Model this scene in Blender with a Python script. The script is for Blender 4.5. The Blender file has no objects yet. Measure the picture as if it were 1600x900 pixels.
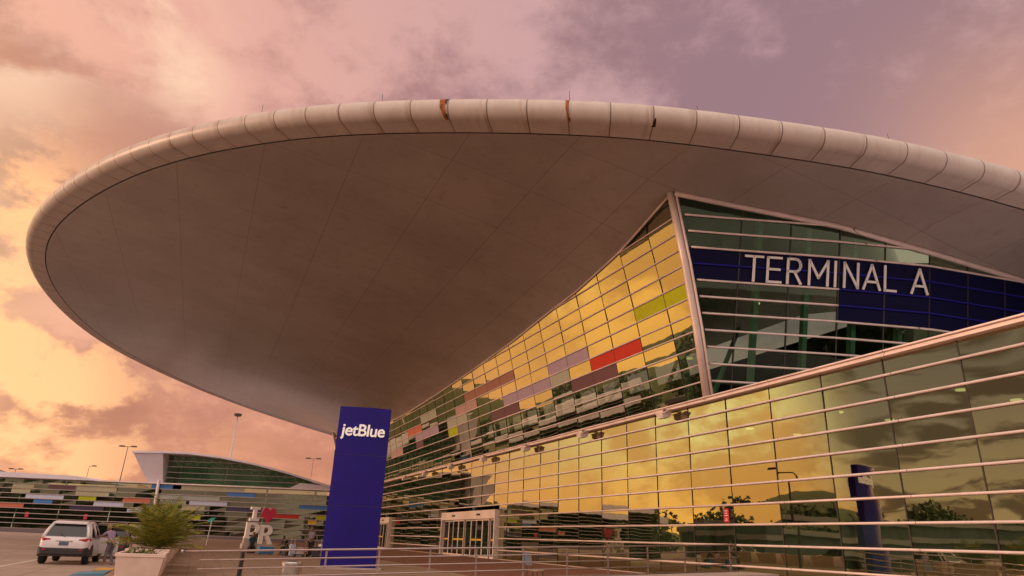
import bpy, math, random
from mathutils import Vector, Matrix
random.seed(7)
S = bpy.context.scene
COL = S.collection
R_ = math.radians

# ------------------------------------------------------------------ camera
EYE = 1.53
PITCH, ROLL = R_(20.9), R_(2.35)
fw = Vector((0, math.cos(PITCH), math.sin(PITCH)))
up0 = Vector((0, -math.sin(PITCH), math.cos(PITCH)))
rt0 = Vector((1, 0, 0))
rt = math.cos(ROLL)*rt0 + math.sin(ROLL)*up0
up = -math.sin(ROLL)*rt0 + math.cos(ROLL)*up0
cam = bpy.data.objects.new('camera', bpy.data.cameras.new('camera'))
COL.objects.link(cam)
cam.matrix_world = Matrix(((rt.x, up.x, -fw.x, 0), (rt.y, up.y, -fw.y, 0), (rt.z, up.z, -fw.z, EYE), (0, 0, 0, 1)))
cam.data.sensor_width = 36
cam.data.lens = 36*1043/1600
cam.data.clip_end = 5000
S.camera = cam

# ------------------------------------------------------------------ view, sun, sky
S.view_settings.view_transform = 'Standard'
S.view_settings.look = 'None'
S.view_settings.exposure = 0.0
S.view_settings.gamma = 1.0
S.view_settings.use_curve_mapping = False
SUN_AZ, SUN_EL = -96.0, 9.0          # degrees left of the view heading, above the horizon
sd = Vector((math.sin(R_(SUN_AZ))*math.cos(R_(SUN_EL)), math.cos(R_(SUN_AZ))*math.cos(R_(SUN_EL)), math.sin(R_(SUN_EL))))
sl = bpy.data.lights.new('sun', 'SUN')
sl.energy = 2.0
sl.angle = R_(11)
sl.color = (1.0, 0.56, 0.34)
so = bpy.data.objects.new('sun', sl)
COL.objects.link(so)
so.rotation_euler = (-sd).to_track_quat('-Z', 'Y').to_euler()

class NT:
    """tiny helper to write node trees"""
    def __init__(s, tree):
        s.t = tree; s.n = tree.nodes; s.l = tree.links
    def node(s, kind, **kw):
        n = s.n.new(kind)
        for k, v in kw.items(): setattr(n, k, v)
        return n
    def put(s, sock, v):
        if isinstance(v, bpy.types.NodeSocket): s.l.new(v, sock)
        elif v is not None: sock.default_value = v
    def m(s, op, a, b=None, c=None, clamp=False):
        n = s.node('ShaderNodeMath', operation=op, use_clamp=clamp)
        s.put(n.inputs[0], a); s.put(n.inputs[1], b)
        if c is not None: s.put(n.inputs[2], c)
        return n.outputs[0]
    def mix(s, f, a, b, blend='MIX'):
        n = s.node('ShaderNodeMix', data_type='RGBA', blend_type=blend)
        s.put(n.inputs[0], f); s.put(n.inputs[6], a if not isinstance(a, tuple) else (*a, 1)[:4]); s.put(n.inputs[7], b if not isinstance(b, tuple) else (*b, 1)[:4])
        return n.outputs[2]
    def sstep(s, v, a, b):
        n = s.node('ShaderNodeMapRange', interpolation_type='SMOOTHSTEP')
        s.put(n.inputs[0], v); n.inputs[1].default_value = a; n.inputs[2].default_value = b
        return n.outputs[0]
    def noise(s, vec, scale, detail=4, rough=.5, dist=0.0):
        n = s.node('ShaderNodeTexNoise')
        s.put(n.inputs['Vector'], vec); n.inputs['Scale'].default_value = scale
        n.inputs['Detail'].default_value = detail; n.inputs['Roughness'].default_value = rough; n.inputs['Distortion'].default_value = dist
        return n.outputs['Fac']
    def xyz(s, v):
        n = s.node('ShaderNodeSeparateXYZ'); s.l.new(v, n.inputs[0]); return n.outputs
    def comb(s, x, y, z):
        n = s.node('ShaderNodeCombineXYZ')
        for i, v in enumerate((x, y, z)): s.put(n.inputs[i], v)
        return n.outputs[0]
    def dot(s, v, d):
        n = s.node('ShaderNodeVectorMath', operation='DOT_PRODUCT'); s.l.new(v, n.inputs[0]); n.inputs[1].default_value = tuple(d)
        return n.outputs['Value']

def azel(az, el):
    az, el = R_(az), R_(el)
    return Vector((math.sin(az)*math.cos(el), math.cos(az)*math.cos(el), math.sin(el)))

W_ = bpy.data.worlds.new('World'); S.world = W_; W_.use_nodes = True
w = NT(W_.node_tree); w.n.clear()
tc = w.node('ShaderNodeTexCoord').outputs['Generated']
nv = w.node('ShaderNodeVectorMath', operation='NORMALIZE'); w.l.new(tc, nv.inputs[0]); D_ = nv.outputs[0]
X, Y, Z = w.xyz(D_)
el = w.m('MAXIMUM', Z, 0.0)
def blob(az, elv, sig):           # soft bump of the given angular radius around a direction
    c = w.dot(D_, azel(az, elv))
    return w.m('EXPONENT', w.m('MULTIPLY', w.m('SUBTRACT', c, 1.0), 2.0/(R_(sig)**2)))
glow = blob(-60, 9, 34)
tight = blob(-43, 7, 15)
# cloud layers seen in perspective on a flat ceiling
k = w.m('DIVIDE', 1.0, w.m('ADD', el, 0.16))
cp = w.comb(w.m('MULTIPLY', X, k), w.m('MULTIPLY', Y, k), w.m('MULTIPLY', el, 0.6))
n1 = w.noise(cp, 0.85, 7, .58, .35)
n2 = w.noise(cp, 2.4, 8, .6, .5)
n3 = w.noise(cp, 7.0, 6, .6, .2)
sp = w.comb(w.m('MULTIPLY', X, 1.0), w.m('MULTIPLY', Y, 1.0), w.m('MULTIPLY', Z, 1.55))
m1 = w.noise(sp, 3.4, 12, .60, .12)
m2 = w.noise(sp, 8.5, 12, .62, .15)
dn = w.m('ADD', w.m('ADD', w.m('MULTIPLY', n1, .30), w.m('MULTIPLY', m1, .44)), w.m('MULTIPLY', m2, .26))
cloud = w.sstep(dn, .445, .565)
chunk = w.m('ADD', w.m('MULTIPLY', m1, .45), w.m('MULTIPLY', m2, .55))
low = w.sstep(el, .40, .05)       # 1 near the horizon
c_br = w.mix(low, (.58, .36, .38), (.90, .37, .20))
c_br = w.mix(glow, c_br, (1.12, .47, .235))
c_dk = w.mix(low, (.34, .205, .235), (.60, .235, .14))
c_dk = w.mix(glow, c_dk, (.60, .225, .125))
sky = w.mix(cloud, c_br, c_dk)
# warm wash over the left of the sky, where the sun stands behind the clouds
left = blob(-46, 26, 32)
sky = w.mix(w.m('MULTIPLY', left, .6), sky, w.mix(w.sstep(dn, .44, .57), (1.02, .52, .38), (.58, .25, .195)))
# torn bright openings low beside the sun
torn = w.m('MULTIPLY', tight, w.sstep(chunk, .49, .555))
sky = w.mix(w.m('MULTIPLY', torn, .95), sky, (1.55, .82, .37))
for az, e_, sg in ((-40, 11.5, 4.5), (-41, 5.5, 5.0), (-34, 8.8, 3.0), (-39, 21, 3.2), (-33, 2.5, 3.5)):
    sky = w.mix(w.m('MULTIPLY', w.m('MULTIPLY', blob(az, e_, sg), w.sstep(chunk, .475, .535)), .85), sky, (1.42, .70, .32))
for az, e_, sg in ((-34.5, 6.6, 3.6), (-30, 8.3, 3.0), (-41, 16.5, 4.2), (-36, 24, 5), (-42, 25, 3)):
    sky = w.mix(w.m('MULTIPLY', w.m('MULTIPLY', blob(az, e_, sg), w.sstep(chunk, .56, .47)), .8), sky, (.50, .20, .125))
sky = w.mix(w.m('MULTIPLY', blob(42, 25, 9), .75), sky, (.86, .44, .28))
# the gold west, just outside the frame: orange below, pale lemon above, with torn clouds
gcl = w.mix(w.sstep(el, .045, .17), (2.2, 1.20, .25), (1.70, 1.52, .72))
gcl = w.mix(w.m('MULTIPLY', w.sstep(chunk, .48, .58), .75), gcl, (1.15, .55, .14))
gold = blob(-63, 11, 16)
sky = w.mix(w.m('MULTIPLY', gold, .95), sky, gcl)
sky = w.mix(w.m('MULTIPLY', blob(-71, 14, 3.6), w.sstep(n2, .40, .56)), sky, (2.2, .95, .22))
# heavy grey cloud bank to the far left of the photographer
grey = w.sstep(w.dot(D_, azel(-114, 12)), .70, .785)
gn = w.noise(cp, 2.1, 8, .56, .7)
gcol = w.mix(w.sstep(gn, .45, .55), w.mix(w.sstep(el, .04, .22), (.58, .43, .25), (.28, .24, .215)), (.092, .066, .055))
sky = w.mix(w.m('MULTIPLY', grey, .94), sky, gcol)
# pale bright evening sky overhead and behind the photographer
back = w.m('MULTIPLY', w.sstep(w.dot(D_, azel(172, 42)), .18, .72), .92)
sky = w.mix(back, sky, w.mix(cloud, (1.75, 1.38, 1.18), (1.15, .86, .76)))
# small lit scraps higher up
for az, e_, sg in ((-35, 37, 4.0), (-31, 33, 2.6), (-43, 30, 4.5)):
    sky = w.mix(w.m('MULTIPLY', w.m('MULTIPLY', blob(az, e_, sg), w.sstep(n2, .42, .58)), .8), sky, (1.1, .72, .5))
nish = w.node('ShaderNodeTexSky', sky_type='NISHITA')
nish.sun_disc = False; nish.sun_elevation = R_(SUN_EL); nish.sun_rotation = R_(SUN_AZ)
bg1 = w.node('ShaderNodeBackground'); w.l.new(nish.outputs[0], bg1.inputs[0]); bg1.inputs[1].default_value = 0.05
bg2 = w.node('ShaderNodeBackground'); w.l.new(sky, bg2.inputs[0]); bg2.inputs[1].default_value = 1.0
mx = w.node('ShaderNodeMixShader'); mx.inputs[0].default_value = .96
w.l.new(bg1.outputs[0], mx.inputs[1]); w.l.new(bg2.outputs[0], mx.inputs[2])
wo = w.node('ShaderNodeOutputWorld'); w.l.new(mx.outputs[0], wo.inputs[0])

# ------------------------------------------------------------------ materials
MATS = {}
def mat(name, col=(.5, .5, .5), rough=.5, metal=0.0, spec=.5, coat=0.0, var=0.0, vscale=3.0, bump=0.0, bscale=40, emit=None, estr=0.0):
    """principled paint or stone with a little uneven colour and roughness"""
    m = bpy.data.materials.new(name); m.use_nodes = True
    t = NT(m.node_tree); b = t.n['Principled BSDF']
    b.inputs['Base Color'].default_value = (*col, 1); b.inputs['Roughness'].default_value = rough
    b.inputs['Metallic'].default_value = metal; b.inputs['Specular IOR Level'].default_value = spec
    b.inputs['Coat Weight'].default_value = coat; b.inputs['Coat Roughness'].default_value = .06
    oc = t.node('ShaderNodeTexCoord').outputs['Object']
    if var:
        n = t.noise(oc, vscale, 6, .6)
        t.l.new(t.mix(t.sstep(n, .3, .7), tuple(c*(1-var) for c in col), tuple(min(1, c*(1+var)) for c in col)), b.inputs['Base Color'])
        t.l.new(t.m('ADD', t.m('MULTIPLY', n, .25), rough-.12), b.inputs['Roughness'])
    if bump:
        bn = t.node('ShaderNodeBump'); bn.inputs['Strength'].default_value = bump; bn.inputs['Distance'].default_value = .02
        t.l.new(t.noise(oc, bscale, 5, .6), bn.inputs['Height']); t.l.new(bn.outputs[0], b.inputs['Normal'])
    if emit:
        b.inputs['Emission Color'].default_value = (*emit, 1); b.inputs['Emission Strength'].default_value = estr
    MATS[name] = m
    return m

def bar_joints(name):
    m = MATS[name]; t = NT(m.node_tree); b = t.n['Principled BSDF']; src = b.inputs['Base Color'].links[0].from_socket
    x, y, z = t.xyz(t.node('ShaderNodeTexCoord').outputs['Object'])
    f = t.m('FRACT', t.m('DIVIDE', t.m('ADD', x, 100.9), 5.86))
    n = t.noise(t.comb(t.m('MULTIPLY', x, .9), y, t.m('MULTIPLY', z, 3.0)), 1.0, 5, .65)
    c = t.mix(t.m('MULTIPLY', t.sstep(n, .5, .75), .35), src, (.36, .27, .22))
    t.l.new(t.mix(t.m('MULTIPLY', t.m('LESS_THAN', f, .0045), .85), c, (.05, .04, .03)), b.inputs['Base Color'])

def glass_mat(name, tint, body, base, wob=.008):
    """coated solar glass: mirror of the sky from outside, dim green view inside"""
    m = bpy.data.materials.new(name); m.use_nodes = True
    t = NT(m.node_tree); t.n.clear()
    g = t.node('ShaderNodeBsdfGlossy'); g.inputs[0].default_value = (*tint, 1); g.inputs['Roughness'].default_value = .012
    oc = t.node('ShaderNodeTexCoord').outputs['Object']
    bn = t.node('ShaderNodeBump'); bn.inputs['Strength'].default_value = wob; bn.inputs['Distance'].default_value = .3
    t.l.new(t.noise(oc, .55, 2, .5), bn.inputs['Height']); t.l.new(bn.outputs[0], g.inputs['Normal'])
    tr = t.node('ShaderNodeBsdfTransparent'); tr.inputs[0].default_value = (*body, 1)
    lw = t.node('ShaderNodeFresnel'); lw.inputs[0].default_value = 1.6
    f = t.m('ADD', t.m('MULTIPLY', lw.outputs[0], .85), base, clamp=True)
    mx = t.node('ShaderNodeMixShader'); t.l.new(f, mx.inputs[0]); t.l.new(tr.outputs[0], mx.inputs[1]); t.l.new(g.outputs[0], mx.inputs[2])
    o = t.node('ShaderNodeOutputMaterial'); t.l.new(mx.outputs[0], o.inputs[0])
    MATS[name] = m
    return m

M = MATS
glass_mat('facade_glass', (.84, .75, .48), (.36, .54, .42), .46)
glass_mat('end_glass', (.30, .38, .27), (.28, .44, .33), .02)
glass_mat('far_glass', (.60, .56, .36), (.40, .50, .36), .10)
glass_mat('green_glass', (.45, .55, .38), (.74, .88, .74), .05)
glass_mat('door_glass', (.55, .55, .45), (.42, .48, .42), .10)
mat('aluminium', (.76, .63, .59), .42, .1, var=.08, vscale=1.2)
bar_joints('aluminium')
mat('far_bar', (.38, .29, .275), .5, .1, var=.1)
mat('far_inner', (.24, .44, .30), .8, var=.3, vscale=.3)
mat('aluminium_dark', (.36, .25, .21), .45, .2, var=.12, vscale=1.5)
mat('joint', (.025, .02, .018), .6)
mat('gap_brown', (.06, .04, .03), .8)
mat('fin_metal', (.70, .58, .52), .40, .15, var=.1, vscale=.8)
mat('panel_lime', (.40, .44, .008), .5, spec=.2, var=.06)
mat('panel_red', (.50, .035, .015), .5, spec=.25, var=.06)
mat('panel_lavender', (.36, .28, .36), .5, spec=.25, var=.05)
mat('panel_pink', (.44, .29, .27), .5, spec=.25, var=.05)
mat('panel_purple', (.14, .065, .075), .5, spec=.25, var=.05)
mat('panel_brown', (.33, .16, .11), .5, spec=.25, var=.05)
mat('panel_salmon', (.52, .15, .085), .5, spec=.25, var=.05)
mat('panel_grey', (.34, .36, .30), .4, var=.05)
mat('panel_blue', (.06, .19, .47), .5, spec=.25, var=.05)
mat('panel_pale', (.50, .53, .66), .5, spec=.25, var=.05)
mat('panel_navy', (.025, .014, .06), .4)
mat('reflection_olive', (.40, .37, .22), .4, var=.1)  # reflections in the far terminal's glass, painted as flat olive colour
mat('sign_blue', (.0025, .003, .034), .6, spec=.12, var=.1, vscale=.3)
mat('bar_blue', (.012, .012, .22), .5, spec=.2)
mat('letter_white', (.74, .70, .66), .45)
mat('pylon_blue', (.017, .008, .185), .5, spec=.18, var=.10, vscale=.8)
mat('pylon_white', (.85, .80, .74), .5, emit=(1, .85, .7), estr=.25)
mat('concrete', (.44, .36, .31), .85, var=.12, vscale=2.0, bump=.25)
mat('planter_stone', (.72, .55, .46), .8, var=.09, vscale=1.6, bump=.3, bscale=60)
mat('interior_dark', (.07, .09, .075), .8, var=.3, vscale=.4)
mat('interior_floor', (.14, .13, .11), .5, var=.2, vscale=.5)
mat('column_pale', (.46, .56, .48), .6, var=.08)
mat('mast_steel', (.52, .50, .49), .45, .3)
mat('lamp_dark', (.06, .05, .05), .6)
mat('flood_case', (.72, .60, .55), .5, var=.15, vscale=6)
mat('lamp_glow', (1, .8, .4), .5, emit=(1, .72, .25), estr=1.6)
mat('black', (.012, .012, .013), .5)
mat('rubber', (.018, .018, .018), .8)
mat('steel', (.50, .48, .46), .28, .9, var=.06)
mat('rail_steel', (.40, .32, .30), .32, .8, var=.08)
mat('car_white', (.72, .67, .67), .3, coat=.6, var=.03)
mat('car_silver', (.30, .25, .24), .3, .3, coat=.6)
mat('car_dark', (.07, .05, .055), .3, coat=.7)
mat('car_glass', (.018, .02, .022), .08, spec=.7)
mat('car_trim', (.03, .028, .03), .6)
mat('tail_red', (.36, .008, .02), .25, emit=(1, .03, .03), estr=.05)
mat('tail_lit', (.8, .01, .01), .25, emit=(1, .02, .02), estr=3.0)
mat('plate', (.10, .12, .16), .5)
mat('skin', (.40, .22, .15), .6)
mat('skin_dark', (.16, .085, .055), .6)
mat('hair', (.03, .02, .015), .7)
mat('hair_light', (.32, .20, .12), .7)
mat('cloth_lavender', (.34, .25, .38), .9, var=.1, vscale=9)
mat('cloth_grey', (.16, .14, .17), .9, var=.15, vscale=9)
mat('cloth_black', (.014, .013, .016), .9)
mat('cloth_teal', (.012, .045, .06), .9)
mat('case_blue', (.03, .16, .36), .5)
mat('case_pale', (.42, .46, .55), .5)
mat('case_black', (.02, .018, .022), .5)
mat('wood_tan', (.60, .43, .25), .6)
mat('chair_back', (.22, .25, .28), .7, var=.15, vscale=14)
mat('chair_blue', (.02, .14, .34), .5)
mat('heart_red', (.56, .012, .07), .45)
mat('letter_cream', (.86, .78, .74), .5, var=.04)
mat('teal', (.02, .42, .36), .5)
mat('notice_red', (.55, .02, .05), .5)
mat('kerb_blue', (.10, .24, .33), .7, var=.15, vscale=4)
mat('paint_yellow', (.62, .36, .07), .7, var=.2, vscale=5)
mat('paint_white', (.62, .55, .48), .7, var=.2, vscale=5)
mat('band_grey', (.16, .12, .13), .7, var=.1)
mat('roof_pale', (.66, .60, .66), .6, var=.06, vscale=.2)
mat('shed_grey', (.22, .22, .20), .8, var=.15, vscale=.1)
mat('bark', (.10, .065, .04), .9, var=.3, vscale=8, bump=.5)
mat('rust', (.30, .085, .012), .8, var=.5, vscale=6)
mat('rust_dark', (.028, .012, .008), .9, var=.5, vscale=6)
mat('yellow_sign', (.70, .40, .02), .5)

def leaf_mat(name, a, b, sc=6):
    m = mat(name, a, .55, spec=.3); t = NT(m.node_tree); p = t.n['Principled BSDF']
    oi = t.node('ShaderNodeNewGeometry')
    n = t.noise(t.node('ShaderNodeTexCoord').outputs['Object'], sc, 3)
    f = t.m('ADD', t.m('MULTIPLY', n, .6), t.m('MULTIPLY', oi.outputs['Random Per Island'], .5))
    t.l.new(t.mix(t.sstep(f, .25, .8), a, b), p.inputs['Base Color'])
    return m
leaf_mat('palm_leaf', (.055, .10, .012), (.36, .31, .045))
leaf_mat('wood_leaf', (.04, .06, .02), (.09, .12, .04), .2)
leaf_mat('shrub_leaf', (.04, .07, .012), (.16, .16, .03))

def ground_mat():
    m = mat('pavement', (.3, .22, .18), .85); t = NT(m.node_tree); b = t.n['Principled BSDF']
    oc = t.node('ShaderNodeTexCoord').outputs['Object']
    n = t.noise(oc, .12, 6, .6); n2 = t.noise(oc, 1.6, 6, .65); n3 = t.noise(oc, 26, 3, .6)
    c = t.mix(t.sstep(n, .35, .65), (.32, .235, .19), (.41, .305, .25))
    c = t.mix(t.m('MULTIPLY', t.sstep(n2, .5, .75), .5), c, (.21, .15, .125))
    c = t.mix(t.m('MULTIPLY', t.sstep(n3, .4, .7), .25), c, (.46, .36, .3))
    x, y, z = t.xyz(oc); u = t.m('ADD', t.m('MULTIPLY', x, -.395), t.m('MULTIPLY', y, .919)); v = t.m('ADD', t.m('MULTIPLY', x, -.919), t.m('MULTIPLY', y, -.395))
    for q, per in ((u, 6.0), (v, 4.5)):
        f = t.m('FRACT', t.m('DIVIDE', t.m('ADD', q, 301.3), per)); c = t.mix(t.m('MULTIPLY', t.m('LESS_THAN', f, .012), .6), c, (.11, .08, .065))
    vo = t.node('ShaderNodeTexVoronoi', feature='DISTANCE_TO_EDGE'); vo.inputs['Scale'].default_value = .22; t.l.new(t.node('ShaderNodeVectorMath', operation='ADD').outputs[0], vo.inputs['Vector']); va = vo.inputs['Vector'].links[0].from_node
    t.l.new(oc, va.inputs[0]); t.l.new(t.comb(t.m('MULTIPLY', n2, 1.5), t.m('MULTIPLY', n, 2.0), 0.0), va.inputs[1])
    c = t.mix(t.m('MULTIPLY', t.m('LESS_THAN', vo.outputs['Distance'], .008), .5), c, (.12, .085, .07))
    oil = t.noise(oc, .55, 3, .5); c = t.mix(t.m('MULTIPLY', t.sstep(oil, .60, .72), .55), c, (.14, .105, .09))
    t.l.new(c, b.inputs['Base Color'])
    bn = t.node('ShaderNodeBump'); bn.inputs['Strength'].default_value = .35; bn.inputs['Distance'].default_value = .01
    t.l.new(n3, bn.inputs['Height']); t.l.new(bn.outputs[0], b.inputs['Normal'])
ground_mat()
def plaza_mat(name, a, b_, joint, tile):
    m = mat(name, a, .7); t = NT(m.node_tree); b = t.n['Principled BSDF']
    oc = t.node('ShaderNodeTexCoord').outputs['Object']
    br = t.node('ShaderNodeTexBrick'); t.l.new(oc, br.inputs['Vector'])
    br.inputs['Color1'].default_value = (*a, 1); br.inputs['Color2'].default_value = (*b_, 1); br.inputs['Mortar'].default_value = (*joint, 1)
    br.inputs['Scale'].default_value = 1; br.inputs['Brick Width'].default_value = tile*2; br.inputs['Row Height'].default_value = tile
    br.inputs['Mortar Size'].default_value = .012
    n = t.noise(oc, .7, 6, .65)
    c = t.mix(t.m('MULTIPLY', t.sstep(n, .42, .7), .45), br.outputs['Color'], tuple(x*.55 for x in a))
    t.l.new(c, b.inputs['Base Color']); t.l.new(t.m('ADD', .5, t.m('MULTIPLY', n, .4)), b.inputs['Roughness'])
plaza_mat('plaza_tan', (.34, .225, .15), (.30, .20, .135), (.16, .11, .08), .6)
plaza_mat('plaza_red', (.24, .085, .052), (.20, .07, .045), (.10, .045, .03), .3)

def soffit_mat():
    m = mat('soffit_panel', (.5, .4, .34), .3); t = NT(m.node_tree); b = t.n['Principled BSDF']
    oc = t.node('ShaderNodeTexCoord').outputs['Object']; x, y, z = t.xyz(oc)
    def line(v, off, per, wd):
        f = t.m('FRACT', t.m('DIVIDE', t.m('ADD', v, off), per))
        return t.m('LESS_THAN', t.m('ABSOLUTE', t.m('SUBTRACT', f, .5)), wd/per/2)
    l1 = line(y, -18.4+2.35+47, 4.7, .05); l2 = line(x, -18.1+2.35+47, 4.7, .045); l3 = line(y, 44, .55, .012)
    n = t.noise(oc, .16, 6, .6); n2 = t.noise(oc, 1.1, 7, .7)
    cell = t.node('ShaderNodeTexWhiteNoise', noise_dimensions='2D')
    t.l.new(t.comb(t.m('FLOOR', t.m('DIVIDE', t.m('ADD', x, 47-18.1), 4.7)), t.m('FLOOR', t.m('DIVIDE', t.m('ADD', y, 47-18.4), 4.7)), 0.0), cell.inputs['Vector'])
    c = t.mix(t.sstep(n, .3, .7), (.355, .31, .28), (.43, .38, .345))
    c = t.mix(t.m('MULTIPLY', t.sstep(n2, .50, .75), .34), c, (.24, .165, .13))
    c = t.mix(t.m('MULTIPLY', cell.outputs['Value'], .10), c, (.33, .26, .22))
    c = t.mix(t.m('MULTIPLY', l3, .12), c, (.2, .14, .11))
    c = t.mix(t.m('MULTIPLY', l2, .36), c, (.12, .08, .06))
    c = t.mix(t.m('MULTIPLY', l1, .38), c, (.10, .065, .05))
    t.l.new(c, b.inputs['Base Color'])
    t.l.new(t.m('ADD', .15, t.m('MULTIPLY', n2, .16)), b.inputs['Roughness'])
    b.inputs['Specular IOR Level'].default_value = .32
soffit_mat()
def fascia_mat():
    m = mat('fascia_panel', (.6, .55, .5), .4); t = NT(m.node_tree); b = t.n['Principled BSDF']
    uv = t.node('ShaderNodeUVMap').outputs[0]; u, v, _ = t.xyz(uv)
    oc = t.node('ShaderNodeTexCoord').outputs['Object']
    fr = t.m('FRACT', u); idx = t.m('FLOOR', u)
    wn = t.node('ShaderNodeTexWhiteNoise', noise_dimensions='1D'); t.l.new(idx, wn.inputs['W'])
    rnd = wn.outputs['Value']
    n = t.noise(oc, .9, 6, .65); n2 = t.noise(t.comb(t.m('MULTIPLY', u, 9), t.m('MULTIPLY', v, 1.4), 0.0), 1.0, 5, .6)
    c = t.mix(t.sstep(n, .3, .7), (.51, .44, .395), (.59, .52, .47))
    c = t.mix(t.m('MULTIPLY', rnd, .16), c, (.48, .40, .34))
    dirt = t.m('MULTIPLY', t.sstep(n2, .5, .78), .34)
    c = t.mix(dirt, c, (.34, .23, .15))
    near = t.m('MULTIPLY', t.sstep(fr, .28, .0), t.sstep(n2, .40, .66))       # run-off beside each joint
    c = t.mix(t.m('MULTIPLY', near, .55), c, (.30, .17, .09))
    jt = t.m('MAXIMUM', t.m('LESS_THAN', fr, .017), t.m('GREATER_THAN', fr, .99))
    c = t.mix(t.m('MULTIPLY', jt, .85), c, (.085, .05, .03))
    t.l.new(c, b.inputs['Base Color'])
    t.l.new(t.m('ADD', .34, t.m('MULTIPLY', n, .25)), b.inputs['Roughness']); b.inputs['Coat Weight'].default_value = .06; b.inputs['Coat Roughness'].default_value = .25
fascia_mat()

# ------------------------------------------------------------------ mesh helpers
class MB:
    def __init__(s): s.v = []; s.f = []; s.mi = []; s.uv = []; s.smooth = False
    def quad(s, *p, mi=0):
        i = len(s.v); s.v += [tuple(q) for q in p]; s.f.append(tuple(range(i, i+len(p)))); s.mi.append(mi)
    def box(s, a, b, mi=0):
        x0, y0, z0 = a; x1, y1, z1 = b
        s.hexa([(x0, y0, z0), (x1, y0, z0), (x1, y1, z0), (x0, y1, z0), (x0, y0, z1), (x1, y0, z1), (x1, y1, z1), (x0, y1, z1)], mi)
    def hexa(s, p, mi=0):
        i = len(s.v); s.v += [tuple(q) for q in p]
        for f in ((0, 3, 2, 1), (4, 5, 6, 7), (0, 1, 5, 4), (1, 2, 6, 5), (2, 3, 7, 6), (3, 0, 4, 7)):
            s.f.append(tuple(i+j for j in f)); s.mi.append(mi)
    def tube(s, pts, r, n=8, mi=0, cap=True, sq=1.0):
        pts = [Vector(p) for p in pts]; i0 = len(s.v)
        rs = r if isinstance(r, (list, tuple)) else [r]*len(pts)
        for k, p in enumerate(pts):
            d = (pts[min(k+1, len(pts)-1)]-pts[max(k-1, 0)]).normalized()
            ref = Vector((0, 0, 1)) if abs(d.z) < .95 else Vector((1, 0, 0))
            a = d.cross(ref).normalized(); b = a.cross(d)
            for j in range(n):
                th = 2*math.pi*(j+.5)/n
                s.v.append(tuple(p+a*math.cos(th)*rs[k]+b*math.sin(th)*rs[k]*sq))
        for k in range(len(pts)-1):
            for j in range(n):
                s.f.append((i0+k*n+j, i0+k*n+(j+1) % n, i0+(k+1)*n+(j+1) % n, i0+(k+1)*n+j)); s.mi.append(mi)
        if cap:
            s.f.append(tuple(i0+j for j in range(n))[::-1]); s.mi.append(mi)
            e = i0+(len(pts)-1)*n; s.f.append(tuple(e+j for j in range(n))); s.mi.append(mi)
    def loft(s, rings, mi=0, cap=True, closed=True):
        n = len(rings[0]); i0 = len(s.v)
        for r in rings: s.v += [tuple(q) for q in r]
        for k in range(len(rings)-1):
            for j in range(n if closed else n-1):
                s.f.append((i0+k*n+j, i0+k*n+(j+1) % n, i0+(k+1)*n+(j+1) % n, i0+(k+1)*n+j)); s.mi.append(mi)
        if cap:
            s.f.append(tuple(i0+j for j in range(n))[::-1]); s.mi.append(mi)
            e = i0+(len(rings)-1)*n; s.f.append(tuple(e+j for j in range(n))); s.mi.append(mi)
    def build(s, name, m, parent=None, bevel=0, smooth=False, uvs=None, weld=False):
        me = bpy.data.meshes.new(name); me.from_pydata(s.v, [], s.f)
        for q in (m if isinstance(m, (list, tuple)) else [m]): me.materials.append(MATS[q])
        if max(s.mi, default=0): me.polygons.foreach_set('material_index', s.mi)
        if uvs:
            lay = me.uv_layers.new(name='UVMap')
            for lp in me.loops: lay.data[lp.index].uv = uvs[lp.vertex_index]
        if smooth: me.polygons.foreach_set('use_smooth', [True]*len(me.polygons))
        me.update()
        o = bpy.data.objects.new(name, me); COL.objects.link(o)
        if parent: o.parent = parent
        if weld: o.modifiers.new('Weld', 'WELD').merge_threshold = .0005
        if bevel:
            b = o.modifiers.new('Bevel', 'BEVEL'); b.width = bevel; b.segments = 2; b.limit_method = 'ANGLE'
        return o

def tag(o, label=None, cat=None, group=None, kind=None):
    if label: o['label'] = label
    if cat: o['category'] = cat
    if group: o['group'] = group
    if kind: o['kind'] = kind
    return o
def empty(name, loc=(0, 0, 0), rz=0.0, label=None, cat=None, group=None):
    o = bpy.data.objects.new(name, None); COL.objects.link(o); o.location = loc; o.rotation_euler = (0, 0, rz)
    o.empty_display_size = .3
    return tag(o, label, cat, group)
def copy_tree(o, parent=None):
    c = o.copy(); COL.objects.link(c)
    if parent: c.parent = parent
    for ch in list(o.children): copy_tree(ch, c)
    return c
def lerp(x, xs, ys):
    if x <= xs[0]: return ys[0]+(x-xs[0])*(ys[1]-ys[0])/(xs[1]-xs[0])
    for i in range(len(xs)-1):
        if x <= xs[i+1] or i == len(xs)-2:
            return ys[i]+(x-xs[i])*(ys[i+1]-ys[i])/(xs[i+1]-xs[i])
def sm(u): u = max(0, min(1, u)); return u*u*(3-2*u)

# The terminal's own frame: t runs along its long glass front (away from the camera), o stands out from it, z is up.
P0 = Vector((16.2, 20.1, 0)); TD = Vector((-.39488, .91873, 0)); TN = Vector((-.91873, -.39488, 0))
TR = math.atan2(TD.y, TD.x)
def Wd(t, o, z=0.0): return P0+TD*t+TN*o+Vector((0, 0, z))

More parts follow.
